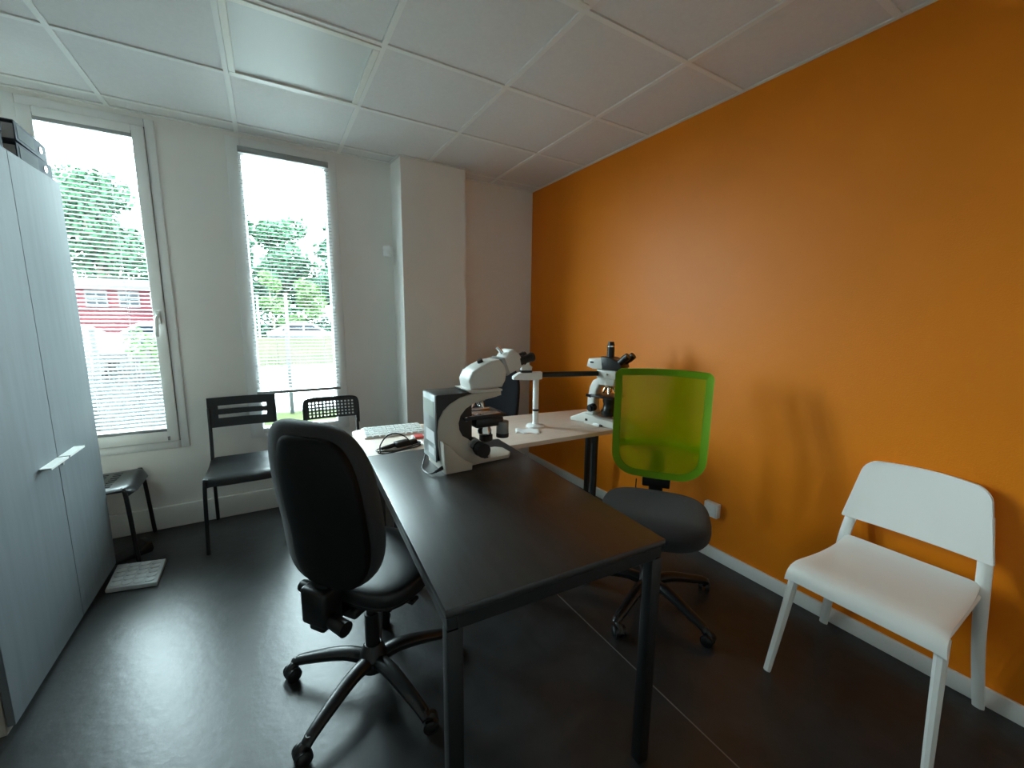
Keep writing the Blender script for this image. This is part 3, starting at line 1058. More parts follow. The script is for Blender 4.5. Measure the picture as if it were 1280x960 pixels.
tube(bm, arc([(0, -0.242, 0.70), (0, -0.238, 0.60), (0, -0.245, 0.52), (0, -0.225, 0.43), (0, -0.17, 0.395), (0, -0.05, 0.395)], 5), 0.032, n=10, sx=1.15, sy=0.4, up=(1, 0, 0))
box(bm, -0.07, 0.07, -0.252, -0.216, 0.50, 0.575, bev=0.008)
obj('back_bracket', bm, 'black_plastic', t)
bm = B(); tube(bm, [(-0.08, 0.03, 0.40), (-0.21, 0.05, 0.395)], 0.005, n=8); obj('lever', bm, 'black_plastic', t)

# ---- dark navy chair behind the pale desk
NA = math.radians(126.9)
t = thing('office_chair', 'dark navy office chair behind the pale desk, mostly hidden by microscope', 'chair', (2.05, 0.13, 0), NA)
AN = [math.radians(a) - NA for a in (20, 92, 164, 236, 308)]
star_base(t, AN, 0.27, 0.10, 'black_plastic', AN)
gas_column(t, 0.12, 0.40)
bm = pillow(0.22, 0.21, 0.035, None, 0.6, 0.5)
bmesh.ops.translate(bm, verts=bm.verts[:], vec=(0, 0.02, 0.445)); obj('seat', bm, 'navy_fabric', t)
bm = pillow(0.20, 0.25, 0.035, back_map(0.12, 0.03, 0.10, 0.76, -0.21), 0.5, 0.5)
obj('backrest', bm, 'navy_fabric', t)
bm = B(); tube(bm, arc([(0, -0.26, 0.70), (0, -0.262, 0.55), (0, -0.22, 0.42), (0, -0.05, 0.41)], 5), 0.024, n=8, sx=1.2, sy=0.45, up=(1, 0, 0)); obj('back_bracket', bm, 'black_plastic', t)

# ================================================================== WHITE CHAIR
t = thing('plastic_chair', 'white plastic chair with square tapering legs against the orange wall', 'chair', (2.57, -2.083, 0), PI / 2)
prof = [(0.224, 0.398), (0.225, 0.416), (0.220, 0.434), (0.206, 0.447), (0.180, 0.4535), (0.14, 0.452), (0.08, 0.446), (0.0, 0.440), (-0.08, 0.439), (-0.14, 0.444), (-0.18, 0.454), (-0.205, 0.468)]
us = [-1, -0.985, -0.95, -0.85] + lin(-0.7, 0.7, 8) + [0.85, 0.95, 0.985, 1]
vs = list(range(len(prof)))


def wf(u, v):
    y, z = prof[v]
    k = v / (len(prof) - 1)
    hw = 0.222 - 0.026 * k
    edge = max(0.0, (abs(u) - 0.86) / 0.14)
    return (u * hw, y, z - 0.006 * edge ** 2)


def wn_(u, v):
    a = prof[max(0, v - 1)]; c = prof[min(len(prof) - 1, v + 1)]
    return (0, c[1] - a[1], -(c[0] - a[0]))


bm = B(); holed(bm, us, vs, lambda i, j: True, wf, wn_, 0.018)
obj('seat', bm, 'chair_white', t)
# back panel: trapezoid with rounded upper corners
bm = B()
N = 18
VS = [0, 0.1, 0.25, 0.4, 0.55, 0.7, 0.80, 0.86, 0.91, 0.95, 0.975, 0.992, 1.0]
rows = len(VS) - 1
fr, bk = [], []
for j in range(rows + 1):
    v = VS[j]
    hw = 0.219 + (0.176 - 0.219) * v
    if v > 0.80:
        k = (v - 0.80) / 0.20
        hw -= 0.046 * (1 - math.sqrt(max(0, 1 - k * k)))
    L, K = [], []
    for i in range(N + 1):
        u = -1 + 2 * i / N
        x = u * hw
        y = -0.200 - 0.045 * v - 0.016 * (1 - u * u)
        z = 0.552 + 0.258 * v + 0.006 * (1 - u * u) * v
        L.append(bm.verts.new((x, y + 0.007, z)))
        K.append(bm.verts.new((x, y - 0.007, z)))
    fr.append(L); bk.append(K)
for j in range(rows):
    for i in range(N):
        bm.faces.new((fr[j][i], fr[j][i + 1], fr[j + 1][i + 1], fr[j + 1][i]))
        bm.faces.new((bk[j][i + 1], bk[j][i], bk[j + 1][i], bk[j + 1][i + 1]))
    for i in (0, N):
        bm.faces.new((fr[j][i], fr[j + 1][i], bk[j + 1][i], bk[j][i]))
for j in (0, rows):
    for i in range(N):
        bm.faces.new((fr[j][i], fr[j][i + 1], bk[j][i + 1], bk[j][i]))
bmesh.ops.recalc_face_normals(bm, faces=bm.faces[:])
bv = [e for e in bm.edges if len(e.link_faces) == 2 and e.calc_face_angle(0) > 1.0]
bmesh.ops.bevel(bm, geom=bv, offset=0.003, segments=2, affect='EDGES')
obj('backrest', bm, 'chair_white', t)
for s in (-1, 1):
    bm = B(); tube(bm, arc([(s * 0.230, 0.262, 0.0), (s * 0.214, 0.225, 0.22), (s * 0.200, 0.190, 0.434)], 4), 0.0135, n=8, square=True, sx=1.0, sy=0.85, radii=[0.0125 + 0.004 * k / 8 for k in range(9)], up=(1, 0, 0))
    obj('leg', bm, 'white_metal', t)
    bm = B(); tube(bm, arc([(s * 0.242, -0.240, 0.0), (s * 0.218, -0.205, 0.25), (s * 0.203, -0.205, 0.44), (s * 0.192, -0.2295, 0.56), (s * 0.172, -0.255, 0.70)], 4), 0.0135, n=8, square=True, sx=1.25, sy=0.8, radii=[0.0125 + 0.003 * min(1, k / 8) for k in range(17)], up=(1, 0, 0))
    obj('leg', bm, 'white_metal', t)
    bm = B(); tube(bm, [(s * 0.200, 0.19, 0.43), (s * 0.195, -0.19, 0.428)], 0.010, n=8, square=True)
    obj('seat_rail', bm, 'white_metal', t)

# ================================================================== MICROSCOPE 1 (on the black desk, side view)
O = Vector((1.42, -0.975, 0.75))
t = thing('microscope', 'large cream binocular microscope with black column on the black desk', 'microscope', O)


def sh(pts):
    return [(x - O.x, z - O.z) for x, z in pts]


def Y(y):
    return y - O.y


bm = B()
prism(bm, sh([(1.262, 0.752), (1.255, 0.80), (1.247, 0.86), (1.246, 0.92), (1.251, 0.965), (1.272, 1.003), (1.30, 1.027), (1.345, 1.050), (1.40, 1.063), (1.45, 1.068), (1.536, 1.068), (1.537, 1.046), (1.50, 1.038), (1.445, 1.030), (1.405, 1.020), (1.37, 1.001), (1.347, 0.975), (1.338, 0.945), (1.341, 0.915), (1.355, 0.888), (1.385, 0.868), (1.43, 0.858), (1.47, 0.835), (1.485, 0.80), (1.485, 0.757), (1.40, 0.752)]), 'y', Y(-1.050), Y(-0.925), bev=0.006)
obj('arm', bm, 'scope_white', t)
bm = B()
prism(bm, sh([(1.262, 0.751), (1.378, 0.751), (1.380, 0.778), (1.350, 0.795), (1.315, 0.825), (1.280, 0.868), (1.253, 0.885), (1.256, 0.80)]), 'y', Y(-1.092), Y(-0.885), bev=0.005)
obj('foot', bm, 'scope_white', t)
bm = B()
prism(bm, [(1.33 - O.x, Y(-1.045)), (1.585 - O.x, Y(-1.035)), (1.612 - O.x, Y(-1.0)), (1.612 - O.x, Y(-0.93)), (1.585 - O.x, Y(-0.90)), (1.33 - O.x, Y(-0.89))], 'z', 0.001, 0.018, bev=0.004)
obj('base_plate', bm, 'scope_white', t)
bm = B(); box(bm, 1.245 - O.x, 1.400 - O.x, Y(-1.043), Y(-0.890), 0.045, 0.318, bev=0.004)
obj('rear_housing', bm, 'black_plastic', t)
bm = B(); box(bm, 1.239 - O.x, 1.246 - O.x, Y(-1.040), Y(-0.893), 0.040, 0.316, bev=0.002)
rp = obj('rear_panel', bm, 'grey_metal', t)
bm = B(); box(bm, 1.2375 - O.x, 1.240 - O.x, Y(-1.025), Y(-0.91), 0.225, 0.29); obj('vent', bm, 'plate_green_grey', rp)
bm = B(); box(bm, 1.2375 - O.x, 1.240 - O.x, Y(-1.03), Y(-0.93), 0.115, 0.165); obj('sticker', bm, 'paper_label', rp)
bm = B(); box(bm, 1.2375 - O.x, 1.240 - O.x, Y(-1.03), Y(-0.96), 0.065, 0.095); obj('sticker', bm, 'paper_label', rp)
bm = B()
prism(bm, sh([(1.383, 1.070), (1.372, 1.080), (1.415, 1.080), (1.537, 1.074), (1.537, 1.066), (1.40, 1.066)]), 'y', Y(-1.058), Y(-0.915), bev=0.003)
obj('dovetail_plate', bm, 'scope_white_b', t)
bm = B()
prism(bm, sh([(1.395, 1.079), (1.388, 1.118), (1.405, 1.152), (1.445, 1.176), (1.490, 1.193), (1.533, 1.199), (1.556, 1.176), (1.569, 1.145), (1.562, 1.108), (1.545, 1.078), (1.47, 1.076)]), 'y', Y(-1.045), Y(-0.928), bev=0.013, seg=3)
hd = obj('head', bm, 'scope_white_b', t)
bm = B(); cyl(bm, (1.468 - O.x, Y(-0.985), 1.183 - O.z), (1.462 - O.x, Y(-0.985), 1.196 - O.z), 0.014, 0.012); obj('cap', bm, 'black_plastic', hd)
bm = B()
prism(bm, sh([(1.546, 1.150), (1.543, 1.192), (1.570, 1.208), (1.590, 1.236), (1.606, 1.240), (1.630, 1.226), (1.668, 1.172), (1.640, 1.153), (1.575, 1.128)]), 'y', Y(-1.036), Y(-0.938), bev=0.009, seg=3)
bh = obj('binocular_tube', bm, 'scope_white_b', t)
bm = B()
prism(bm, sh([(1.540, 1.200), (1.556, 1.206), (1.586, 1.134), (1.571, 1.126)]), 'y', Y(-1.041), Y(-0.933), bev=0.003)
obj('joint_ring', bm, 'grey_metal', t)
for yy in (-1.018, -0.952):
    bm = B()
    cyl(bm, (1.640 - O.x, Y(yy), 1.184 - O.z), (1.668 - O.x, Y(yy), 1.191 - O.z), 0.024, 0.023, n=20)
    cyl(bm, (1.668 - O.x, Y(yy), 1.191 - O.z), (1.706 - O.x, Y(yy), 1.201 - O.z), 0.018, 0.020, n=20)
    cyl(bm, (1.706 - O.x, Y(yy), 1.201 - O.z), (1.716 - O.x, Y(yy), 1.203 - O.z), 0.022, 0.020, n=20)
    obj('eyepiece', bm, 'black_plastic', bh)
bm = B(); cyl(bm, (1.572 - O.x, Y(-0.99), 1.222 - O.z), (1.549 - O.x, Y(-0.985), 1.250 - O.z), 0.0085, 0.0095); obj('pull_rod', bm, 'chrome', t)
# nosepiece and objectives
bm = B(); lathe(bm, [(0.020, 0.262), (0.040, 0.270), (0.042, 0.280), (0.036, 0.292)], (1.450 - O.x, 0, 0), n=24)
npz = obj('nosepiece', bm, 'grey_metal', t)
for k in range(4):
    a = math.radians(-60 + 90 * k)
    dx, dy = math.cos(a), math.sin(a)
    tilt = 0.55 if k != 1 else 0.1
    p0 = Vector((1.450 - O.x + dx * 0.022, dy * 0.022, 0.268))
    p1 = p0 + Vector((dx * tilt, dy * tilt, -1)).normalized() * (0.034 if k != 1 else 0.030)
    bm = B(); cyl(bm, p0, p0.lerp(p1, 0.6), 0.0105, 0.0105); cyl(bm, p0.lerp(p1, 0.6), p1, 0.009, 0.005)
    obj('objective', bm, 'chrome', npz)
# stage
bm = B(); box(bm, 1.360 - O.x, 1.558 - O.x, Y(-1.062), Y(-0.900), 0.203, 0.217, bev=0.003)
st = obj('stage', bm, 'black_plastic', t)
bm = B(); box(bm, 1.40 - O.x, 1.53 - O.x, Y(-0.955), Y(-0.925), 0.217, 0.223, bev=0.001); box(bm, 1.362 - O.x, 1.372 - O.x, Y(-1.06), Y(-0.93), 0.200, 0.2195, bev=0.001)
box(bm, 1.385 - O.x, 1.535 - O.x, Y(-1.050), Y(-0.96), 0.2165, 0.2185, bev=0.0005)
obj('slide_holder', bm, 'chrome', st)
bm = B(); box(bm, 1.415 - O.x, 1.550 - O.x, Y(-1.05), Y(-0.91), 0.160, 0.204, bev=0.01)
obj('stage_carrier', bm, 'black_plastic', t)
bm = B(); lathe(bm, [(0.022, 0.085), (0.030, 0.092), (0.030, 0.115), (0.024, 0.118)], (1.487 - O.x, Y(-1.0), 0), n=20); obj('light_exit', bm, 'black_plastic', t)
bm = B(); lathe(bm, [(0.028, 0.120), (0.032, 0.124), (0.032, 0.138), (0.026, 0.150), (0.026, 0.162)], (1.480 - O.x, Y(-1.0), 0), n=20); obj('condenser', bm, 'chrome', t)
bm = B(); lathe(bm, [(0.026, 0.108), (0.0275, 0.110), (0.0275, 0.176), (0.025, 0.179)], (1.548 - O.x, Y(-1.04), 0), n=24)
k_ = obj('stage_drive', bm, 'grey_metal', t)
bm = B(); lathe(bm, [(0.0278, 0.108), (0.0282, 0.110), (0.0282, 0.124), (0.0278, 0.126)], (1.548 - O.x, Y(-1.04), 0), n=24); obj('grip_ring', bm, 'black_plastic', k_)
bm = B()
cyl(bm, (1.424 - O.x, Y(-1.045), 0.080), (1.424 - O.x, Y(-1.075), 0.080), 0.027, n=28)
cyl(bm, (1.424 - O.x, Y(-1.075), 0.080), (1.424 - O.x, Y(-1.108), 0.080), 0.032, 0.030, n=28)
obj('focus_knob', bm, 'black_plastic', t)
bm = B(); cyl(bm, (1.400 - O.x, Y(-1.045), 0.104), (1.400 - O.x, Y(-1.070), 0.104), 0.024, n=24); obj('knob_collar', bm, 'chrome', t)
bm = B(); box(bm, 1.452 - O.x, 1.472 - O.x, Y(-1.053), Y(-1.046), 0.026, 0.032); obj('switch', bm, 'black_plastic', t)
bm = B()
cyl(bm, (1.262 - O.x, Y(-1.06), 0.022), (1.225 - O.x, Y(-1.075), 0.016), 0.009, 0.006, n=10)
tube(bm, arc([(1.228 - O.x, Y(-1.073), 0.017), (1.205 - O.x, Y(-1.06), 0.006), (1.20 - O.x, Y(-0.99), 0.004), (1.22 - O.x, Y(-0.93), 0.004), (1.25 - O.x, Y(-0.88), 0.03)], 6), 0.0036, n=8)
obj('power_cable', bm, 'cable_black', t)

# ================================================================== MICROSCOPE 2 (on the pale desk)
t = thing('microscope', 'white microscope with camera tube on the pale desk by the orange wall', 'microscope', (2.470, -0.610, 0.72), math.atan2(-0.957, 0.29))
bm = B()
prism(bm, [(-0.140, 0.001), (0.03, 0.001), (0.03, 0.075), (-0.035, 0.072), (-0.080, 0.050), (-0.140, 0.022)], 'y', -0.062, 0.062, bev=0.004)
obj('rear_foot', bm, 'scope_white_b', t)
bm = B()
prism(bm, [(-0.02, 0.001), (0.19, 0.001), (0.19, 0.040), (0.17, 0.047), (0.08, 0.049), (0.035, 0.062), (-0.02, 0.066)], 'y', -0.085, 0.085, bev=0.007, seg=3)
obj('base', bm, 'scope_white_b', t)
bm = B()
prism(bm, [(-0.035, 0.055), (-0.032, 0.16), (-0.020, 0.235), (0.0, 0.276), (0.040, 0.298), (0.10, 0.302), (0.15, 0.300), (0.15, 0.268), (0.08, 0.266), (0.050, 0.252), (0.032, 0.215), (0.018, 0.15), (0.022, 0.055)], 'y', -0.036, 0.036, bev=0.009, seg=3)
obj('arm', bm, 'scope_white_b', t)
bm = B()
prism(bm, [(0.035, 0.297), (0.165, 0.297), (0.165, 0.350), (0.035, 0.350)], 'y', -0.05, 0.05, bev=0.006)
prism(bm, [(0.055, 0.255), (0.155, 0.255), (0.158, 0.300), (0.045, 0.300)], 'y', -0.045, 0.045, bev=0.006)
obj('neck', bm, 'scope_white_b', t)
bm = B(); cyl(bm, (0.11, -0.0505, 0.326), (0.11, -0.054, 0.326), 0.006); obj('screw', bm, 'brass', t)
bm = B()
prism(bm, [(-0.040, 0.364), (-0.028, 0.415), (0.070, 0.424), (0.085, 0.356), (0.01, 0.350)], 'y', -0.05, 0.05, bev=0.007)
ph = obj('photo_tube', bm, 'scope_white_b', t)
bm = B(); box(bm, -0.012, 0.012, -0.0515, -0.049, 0.388, 0.397); obj('badge', bm, 'dark_glass', ph)
bm = B()
prism(bm, [(0.072, 0.352), (0.060, 0.432), (0.120, 0.430), (0.190, 0.405), (0.205, 0.375), (0.185, 0.352)], 'y', -0.055, 0.055, bev=0.008)
bh = obj('binocular_head', bm, 'black_plastic', t)
for yy in (-0.034, 0.034):
    bm = B()
    d = Vector((0.62, 0.0, 0.55)).normalized()
    p0 = Vector((0.165, yy, 0.385))
    cyl(bm, p0, p0 + d * 0.06, 0.020, 0.020, n=18)
    cyl(bm, p0 + d * 0.055, p0 + d * 0.092, 0.0225, 0.021, n=18)
    obj('eyepiece', bm, 'black_plastic', bh)
bm = B()
cyl(bm, (0.100, 0.0, 0.425), (0.100, 0.0, 0.505), 0.0225, n=20)
cyl(bm, (0.100, 0.0, 0.505), (0.100, 0.0, 0.524), 0.0205, 0.017, n=20)
ct = obj('camera_tube', bm, 'black_plastic', t)
bm = B(); cyl(bm, (0.100, 0, 0.492), (0.100, 0, 0.500), 0.0232, n=20); obj('ring', bm, 'chrome', ct)
bm = B(); lathe(bm, [(0.026, 0.235), (0.038, 0.243), (0.040, 0.252), (0.03, 0.262)], (0.105, 0, 0), n=22); npz = obj('nosepiece', bm, 'brass', t)
for k in range(4):
    a = math.radians(20 + 90 * k)
    dx, dy = math.cos(a), math.sin(a)
    p0 = Vector((0.105 + dx * 0.022, dy * 0.022, 0.242))
    p1 = p0 + Vector((dx * 0.5, dy * 0.5, -1)).normalized() * 0.045
    bm = B(); cyl(bm, p0, p0.lerp(p1, 0.6), 0.0105); cyl(bm, p0.lerp(p1, 0.6), p1, 0.009, 0.005); obj('objective', bm, 'chrome' if k % 2 else 'brass', npz)
bm = B(); box(bm, -0.005, 0.175, -0.085, 0.085, 0.178, 0.190, bev=0.003); obj('stage', bm, 'black_plastic', t)
bm = B(); cyl(bm, (-0.01, -0.087, 0.188), (0.02, -0.075, 0.182), 0.008, 0.011); obj('stage_clip', bm, 'black_plastic', t)
bm = B(); lathe(bm, [(0.034, 0.058), (0.048, 0.064), (0.050, 0.090), (0.038, 0.105), (0.034, 0.135), (0.040, 0.15), (0.040, 0.178)], (0.105, 0, 0), n=24); obj('condenser', bm, 'black_plastic', t)
bm = B(); cyl(bm, (0.015, -0.036, 0.105), (0.015, -0.075, 0.105), 0.026, 0.024, n=22); cyl(bm, (0.015, -0.07, 0.105), (0.015, -0.09, 0.105), 0.015, n=18); obj('focus_knob', bm, 'black_plastic', t)
bm = B(); box(bm, -0.012, 0.006, -0.0865, -0.083, 0.022, 0.036); obj('switch', bm, 'black_plastic', t)

# ================================================================== DISCUSSION BRIDGE
t = thing('viewing_bridge', 'white post with long black tube linked to the white microscope', 'microscope bridge', (2.068, -0.528, 0.72), math.atan2(-0.159, 0.422))
bm = B(); lathe(bm, [(0.056, 0.0), (0.056, 0.008), (0.050, 0.014), (0.022, 0.018), (0.019, 0.022)], n=32); obj('base_disc', bm, 'white_plastic', t)
bm = B(); cyl(bm, (0, 0, 0.015), (0, 0, 0.31), 0.0175, 0.0185, n=24); obj('post', bm, 'white_plastic', t)
bm = B(); cyl(bm, (0, 0, 0.100), (0, 0, 0.112), 0.0215, n=24); obj('clamp_ring', bm, 'black_plastic', t)
bm = B(); prism(bm, [(-0.145, 0.296), (-0.145, 0.312), (-0.110, 0.336), (0.032, 0.340), (0.032, 0.298), (0.0, 0.292)], 'y', -0.028, 0.028, bev=0.005); obj('arm_housing', bm, 'white_plastic', t)
bm = B(); cyl(bm, (0.03, 0, 0.322), (0.392, 0, 0.326), 0.0165, n=24); obj('tube', bm, 'black_plastic', t)
bm = B(); box(bm, -0.10, -0.03, -0.026, 0.026, 0.338, 0.352, bev=0.003); vh = obj('head_mount', bm, 'black_plastic', t)
bm = B(); prism(bm, [(-0.095, 0.352), (-0.10, 0.385), (-0.06, 0.395), (-0.03, 0.372), (-0.035, 0.352)], 'y', -0.03, 0.03, bev=0.006); obj('observer_head', bm, 'scope_white_b', t)

# ================================================================== SMALL THINGS ON THE DESKS
t = thing('keyboard', 'small white keyboard at the far end of the desks', 'keyboard', (1.272, -0.246, 0.72), math.radians(-5))
bm = B(); prism(bm, [(-0.092, 0), (0.092, 0), (0.092, 0.016), (-0.092, 0.008)], 'x', -0.168, 0.168, bev=0.003); obj('case', bm, 'white_plastic', t)
bm = B()
for r in range(5):
    y = -0.075 + r * 0.0365
    z = 0.0085 + (y + 0.092) / 0.184 * 0.008
    n = 13 if r else 9
    for k in range(n):
        w = 0.318 / n
        x = -0.159 + (k + 0.5) * w
        box(bm, x - w * 0.42, x + w * 0.42, y - 0.0145, y + 0.0145, z - 0.001, z + 0.006)
obj('keys', bm, 'key_white', t, kind='stuff', smooth=False)

t = thing('charger', 'black charger with its coiled cable lying on the pale desk', 'charger', (1.205, -0.555, 0.72), 0.25)
bm = B(); box(bm, 0.0, 0.075, -0.012, 0.03, 0.001, 0.030, bev=0.006); box(bm, 0.065, 0.12, -0.008, 0.022, 0.001, 0.024, bev=0.005); obj('adapter', bm, 'black_plastic', t)
bm = B(); cyl(bm, (-0.085, 0.0, 0.012), (-0.02, 0.01, 0.014), 0.006, 0.011, n=12); cyl(bm, (-0.02, 0.01, 0.014), (0.005, 0.012, 0.015), 0.009, n=12); obj('plug', bm, 'black_plastic', t)
bm = B()
for k, (ax, ay, dx, ph) in enumerate(((0.115, 0.045, 0.01, 0), (0.105, 0.038, 0.015, 0.4), (0.120, 0.050, 0.005, 0.9))):
    pts = [(dx + ax * math.cos(a + ph), -0.02 + ay * math.sin(a + ph), 0.004 + 0.005 * k + 0.002 * math.sin(3 * a)) for a in [2 * PI * i / 40 for i in range(40)]]
    tube(bm, pts, 0.0034, n=6)
tube(bm, arc([(-0.10, -0.03, 0.004), (-0.09, -0.01, 0.035), (-0.045, 0.01, 0.068), (0.01, 0.02, 0.072), (0.055, 0.01, 0.050), (0.075, -0.01, 0.020), (0.082, -0.02, 0.004)], 6), 0.0034, n=6)
obj('cable', bm, 'cable_black', t)
t = thing('packet', 'small red and white packet beside the white keyboard', 'packet', (1.36, -0.425, 0.72), -0.1)
bm = B(); box(bm, -0.035, 0.04, -0.028, 0.028, 0, 0.012, bev=0.004); obj('wrapper', bm, 'paper_label', t)
bm = B(); box(bm, -0.022, 0.028, -0.0285, 0.0285, 0.0005, 0.0135, bev=0.004); obj('band', bm, 'red_plastic', t)
t = thing('pen', 'slim white pen lying beside the black charger', 'pen', (1.345, -0.56, 0.72), math.radians(-95))
bm = B(); cyl(bm, (-0.06, 0, 0.005), (0.055, 0, 0.005), 0.0048, n=12); obj('barrel', bm, 'white_plastic', t)
bm = B(); cyl(bm, (0.055, 0, 0.005), (0.068, 0, 0.005), 0.0045, 0.001, n=12); obj('tip', bm, 'rail_grey', t)
t = thing('cable_adapter', 'small white adapter with black ends at foot of the white microscope', 'adapter', (2.412, -0.672, 0.72), math.radians(-84))
bm = B(); box(bm, -0.055, 0.055, -0.011, 0.011, 0.0, 0.018, bev=0.004); obj('body', bm, 'white_plastic', t)
for s in (-1, 1):
    bm = B(); box(bm, s * 0.062 - 0.008, s * 0.062 + 0.008, -0.008, 0.008, 0.003, 0.016, bev=0.003); obj('end_cap', bm, 'black_plastic', t)
bm = B()
NX, NYY = 14, 10
g = [[bm.verts.new((-0.07 + 0.14 * i / NX, -0.05 + 0.10 * j / NYY + 0.01 * math.sin(i * 0.9), 0.002 + 0.006 * (0.5 + 0.5 * math.sin(i * 0.55 + j * 0.35)) * math.sin(PI * j / NYY))) for j in range(NYY + 1)] for i in range(NX + 1)]
for i in range(NX):
    for j in range(NYY):
        bm.faces.new((g[i][j], g[i + 1][j], g[i + 1][j + 1], g[i][j + 1]))
o = obj('tissue', bm, 'tissue', ang=80)
o.location = (1.965, -0.60, 0.721); o.rotation_euler = (0, 0, -0.5)
sm = o.modifiers.new('thick', 'SOLIDIFY'); sm.thickness = 0.001
tag(o, 'crumpled white tissue at the foot of the white post', 'tissue')
bm = B(); tube(bm, arc([(2.80, -0.70, 0.30), (2.81, -0.68, 0.12), (2.80, -0.64, 0.02), (2.74, -0.60, 0.006), (2.70, -0.68, 0.006), (2.76, -0.74, 0.02), (2.81, -0.80, 0.09), (2.82, -1.0, 0.075), (2.82, -1.19, 0.26)], 6), 0.004, n=6)
tag(obj('power_cord', bm, 'cable_black'), 'black power cord running along the skirting of the orange wall', 'cord')

# ================================================================== OUTSIDE
GZ = -0.30
CYo = -2.56


def flat(name, pts, z, m, label, th=0.05):
    b = B(); prism(b, pts, 'z', z - th, z)
    return struct(name, b, m, label=label, smooth=False)


flat('ground', [(-90, WY + 0.12), (90, WY + 0.12), (90, 110), (-90, 110)], GZ - 0.02, 'asphalt', 'grey tarmac outside the windows', 0.3)
flat('bounce_strip', [(-40, WY + 0.12), (40, WY + 0.12), (40, 2.9), (-40, 2.9)], GZ + 0.005, 'bounce_pale', 'unseen pale strip added outside the windows to bounce daylight indoors')  # added below the view as a reflector, brightens the ceiling through the windows
flat('lawn', [(-0.9, 2.95), (14, 2.95), (14, 5.6), (-0.6, 5.6)], GZ + 0.01, 'lawn', 'strip of grass outside the right-hand window')
flat('road', [(-0.7, 5.7), (60, 5.7), (60, 13.6), (-2.2, 13.6)], GZ + 0.005, 'road_pale', 'pale road beyond the fence')
bm = B()
rows = [(13.6, GZ), (15.0, GZ + 0.15), (17.5, GZ + 0.40), (20.0, GZ + 0.62), (21.5, GZ + 0.72), (23.0, GZ + 0.55), (24.0, GZ)]
L = [[bm.verts.new((x, y, z + 0.05 * math.sin(x * 1.3 + y) * (0 < i < 6))) for x in [-2.6 + 1.2 * k for k in range(40)]] for i, (y, z) in enumerate(rows)]
for a, b_ in zip(L, L[1:]):
    for i in range(len(a) - 1):
        bm.faces.new((a[i], a[i + 1], b_[i + 1], b_[i]))
struct('grass_bank', bm, 'meadow', label='yellow-green grassy bank across the road')


def leaves(b, c, r, n, size, rng):
    c = Vector(c)
    for _ in range(n):
        while True:
            p = Vector((rng.uniform(-1, 1), rng.uniform(-1, 1), rng.uniform(-1, 1)))
            l = p.length
            if 0.25 < l < 1.0:
                break
        q = c + Vector((p.x * r[0], p.y * r[1], p.z * r[2]))
        u = Vector((rng.gauss(0, 1), rng.gauss(0, 1), rng.gauss(0, 1))).normalized()
        v = u.cross(Vector((rng.gauss(0, 1), rng.gauss(0, 1), rng.gauss(0, 1)))).normalized()
        s = size * rng.uniform(0.6, 1.3)
        b.faces.new([b.verts.new(q + u * s), b.verts.new(q + v * s * 0.6), b.verts.new(q - u * s), b.verts.new(q - v * s * 0.6)])


def tree(name, label, x, y, z0, h, rad, m, nblob, nleaf, size, seed, trunk=0.2, group=None):
    rng = random.Random(seed)
    t = thing(name, label, 'tree', (x, y, z0), 0, group)
    b = B()
    top = h * 0.55
    tube(b, [(0, 0, 0), (0.1, 0, top * 0.5), (0, 0.1, top), (0, 0, h * 0.9)], trunk, n=8, radii=[trunk, trunk * 0.8, trunk * 0.55, trunk * 0.15])
    for k in range(5):
        a = rng.uniform(0, 2 * PI)
        tube(b, [(0, 0, top * (0.6 + 0.1 * k)), (rad * 0.35 * math.cos(a), rad * 0.35 * math.sin(a), top * (0.8 + 0.1 * k)), (rad * 0.7 * math.cos(a), rad * 0.7 * math.sin(a), top * (1.0 + 0.1 * k))], 0.08, n=6, radii=[trunk * 0.45, trunk * 0.3, trunk * 0.1])
    obj('trunk', b, 'bark', t)
    b = B()
    for k in range(nblob):
        a = rng.uniform(0, 2 * PI)
        zz = rng.uniform(0.25, 0.92)
        rr = rad * math.sin(PI * min(1, 0.15 + 0.85 * zz)) ** 0.6 * rng.uniform(0.15, 0.8)
        s = rad * rng.uniform(0.32, 0.5)
        leaves(b, (rr * math.cos(a), rr * math.sin(a), h * zz), (s, s, s * 0.8), nleaf // nblob, size, rng)
    obj('foliage', b, m, t, smooth=False, kind='stuff')


# left window: tree crown behind the red building; right window: a belt of trees
tree('broadleaf_tree', 'round-crowned tree above the red building in the left window', -14.2, 57.5, 0, 15.8, 5.2, 'leaf_mid', 26, 9000, 0.30, 1, 0.35, 'trees outside')
tree('broadleaf_tree', 'darker tree beyond the red building, against the left window handle side', -9.2, 67.5, 0, 14.5, 4.6, 'leaf_dark', 22, 7000, 0.30, 2, 0.35, 'trees outside')
tree('broadleaf_tree', 'dark tall tree at the left edge of the right-hand window', -1.6, 33, 0, 10.4, 2.9, 'leaf_dark', 22, 7000, 0.22, 3, 0.3, 'trees outside')
tree('broadleaf_tree', 'broad mid-green tree in the middle of the right-hand window', 2.2, 40, 0, 10.2, 3.2, 'leaf_mid', 24, 7000, 0.22, 4, 0.3, 'trees outside')
tree('broadleaf_tree', 'dark broad tree at the right of the right-hand window', 6.6, 33.6, 0, 9.2, 2.8, 'leaf_dark', 22, 6500, 0.22, 5, 0.3, 'trees outside')
tree('young_tree', 'young light green tree behind the grassy bank, left of two', 0.9, 26.5, -0.3, 4.6, 0.9, 'leaf_light', 12, 2600, 0.11, 6, 0.07, 'young trees behind the bank')
tree('young_tree', 'young light green tree behind the grassy bank, right of two', 3.2, 28.4, -0.3, 4.6, 1.2, 'leaf_light', 14, 3000, 0.11, 7, 0.07, 'young trees behind the bank')
rng = random.Random(11)
bm = B()
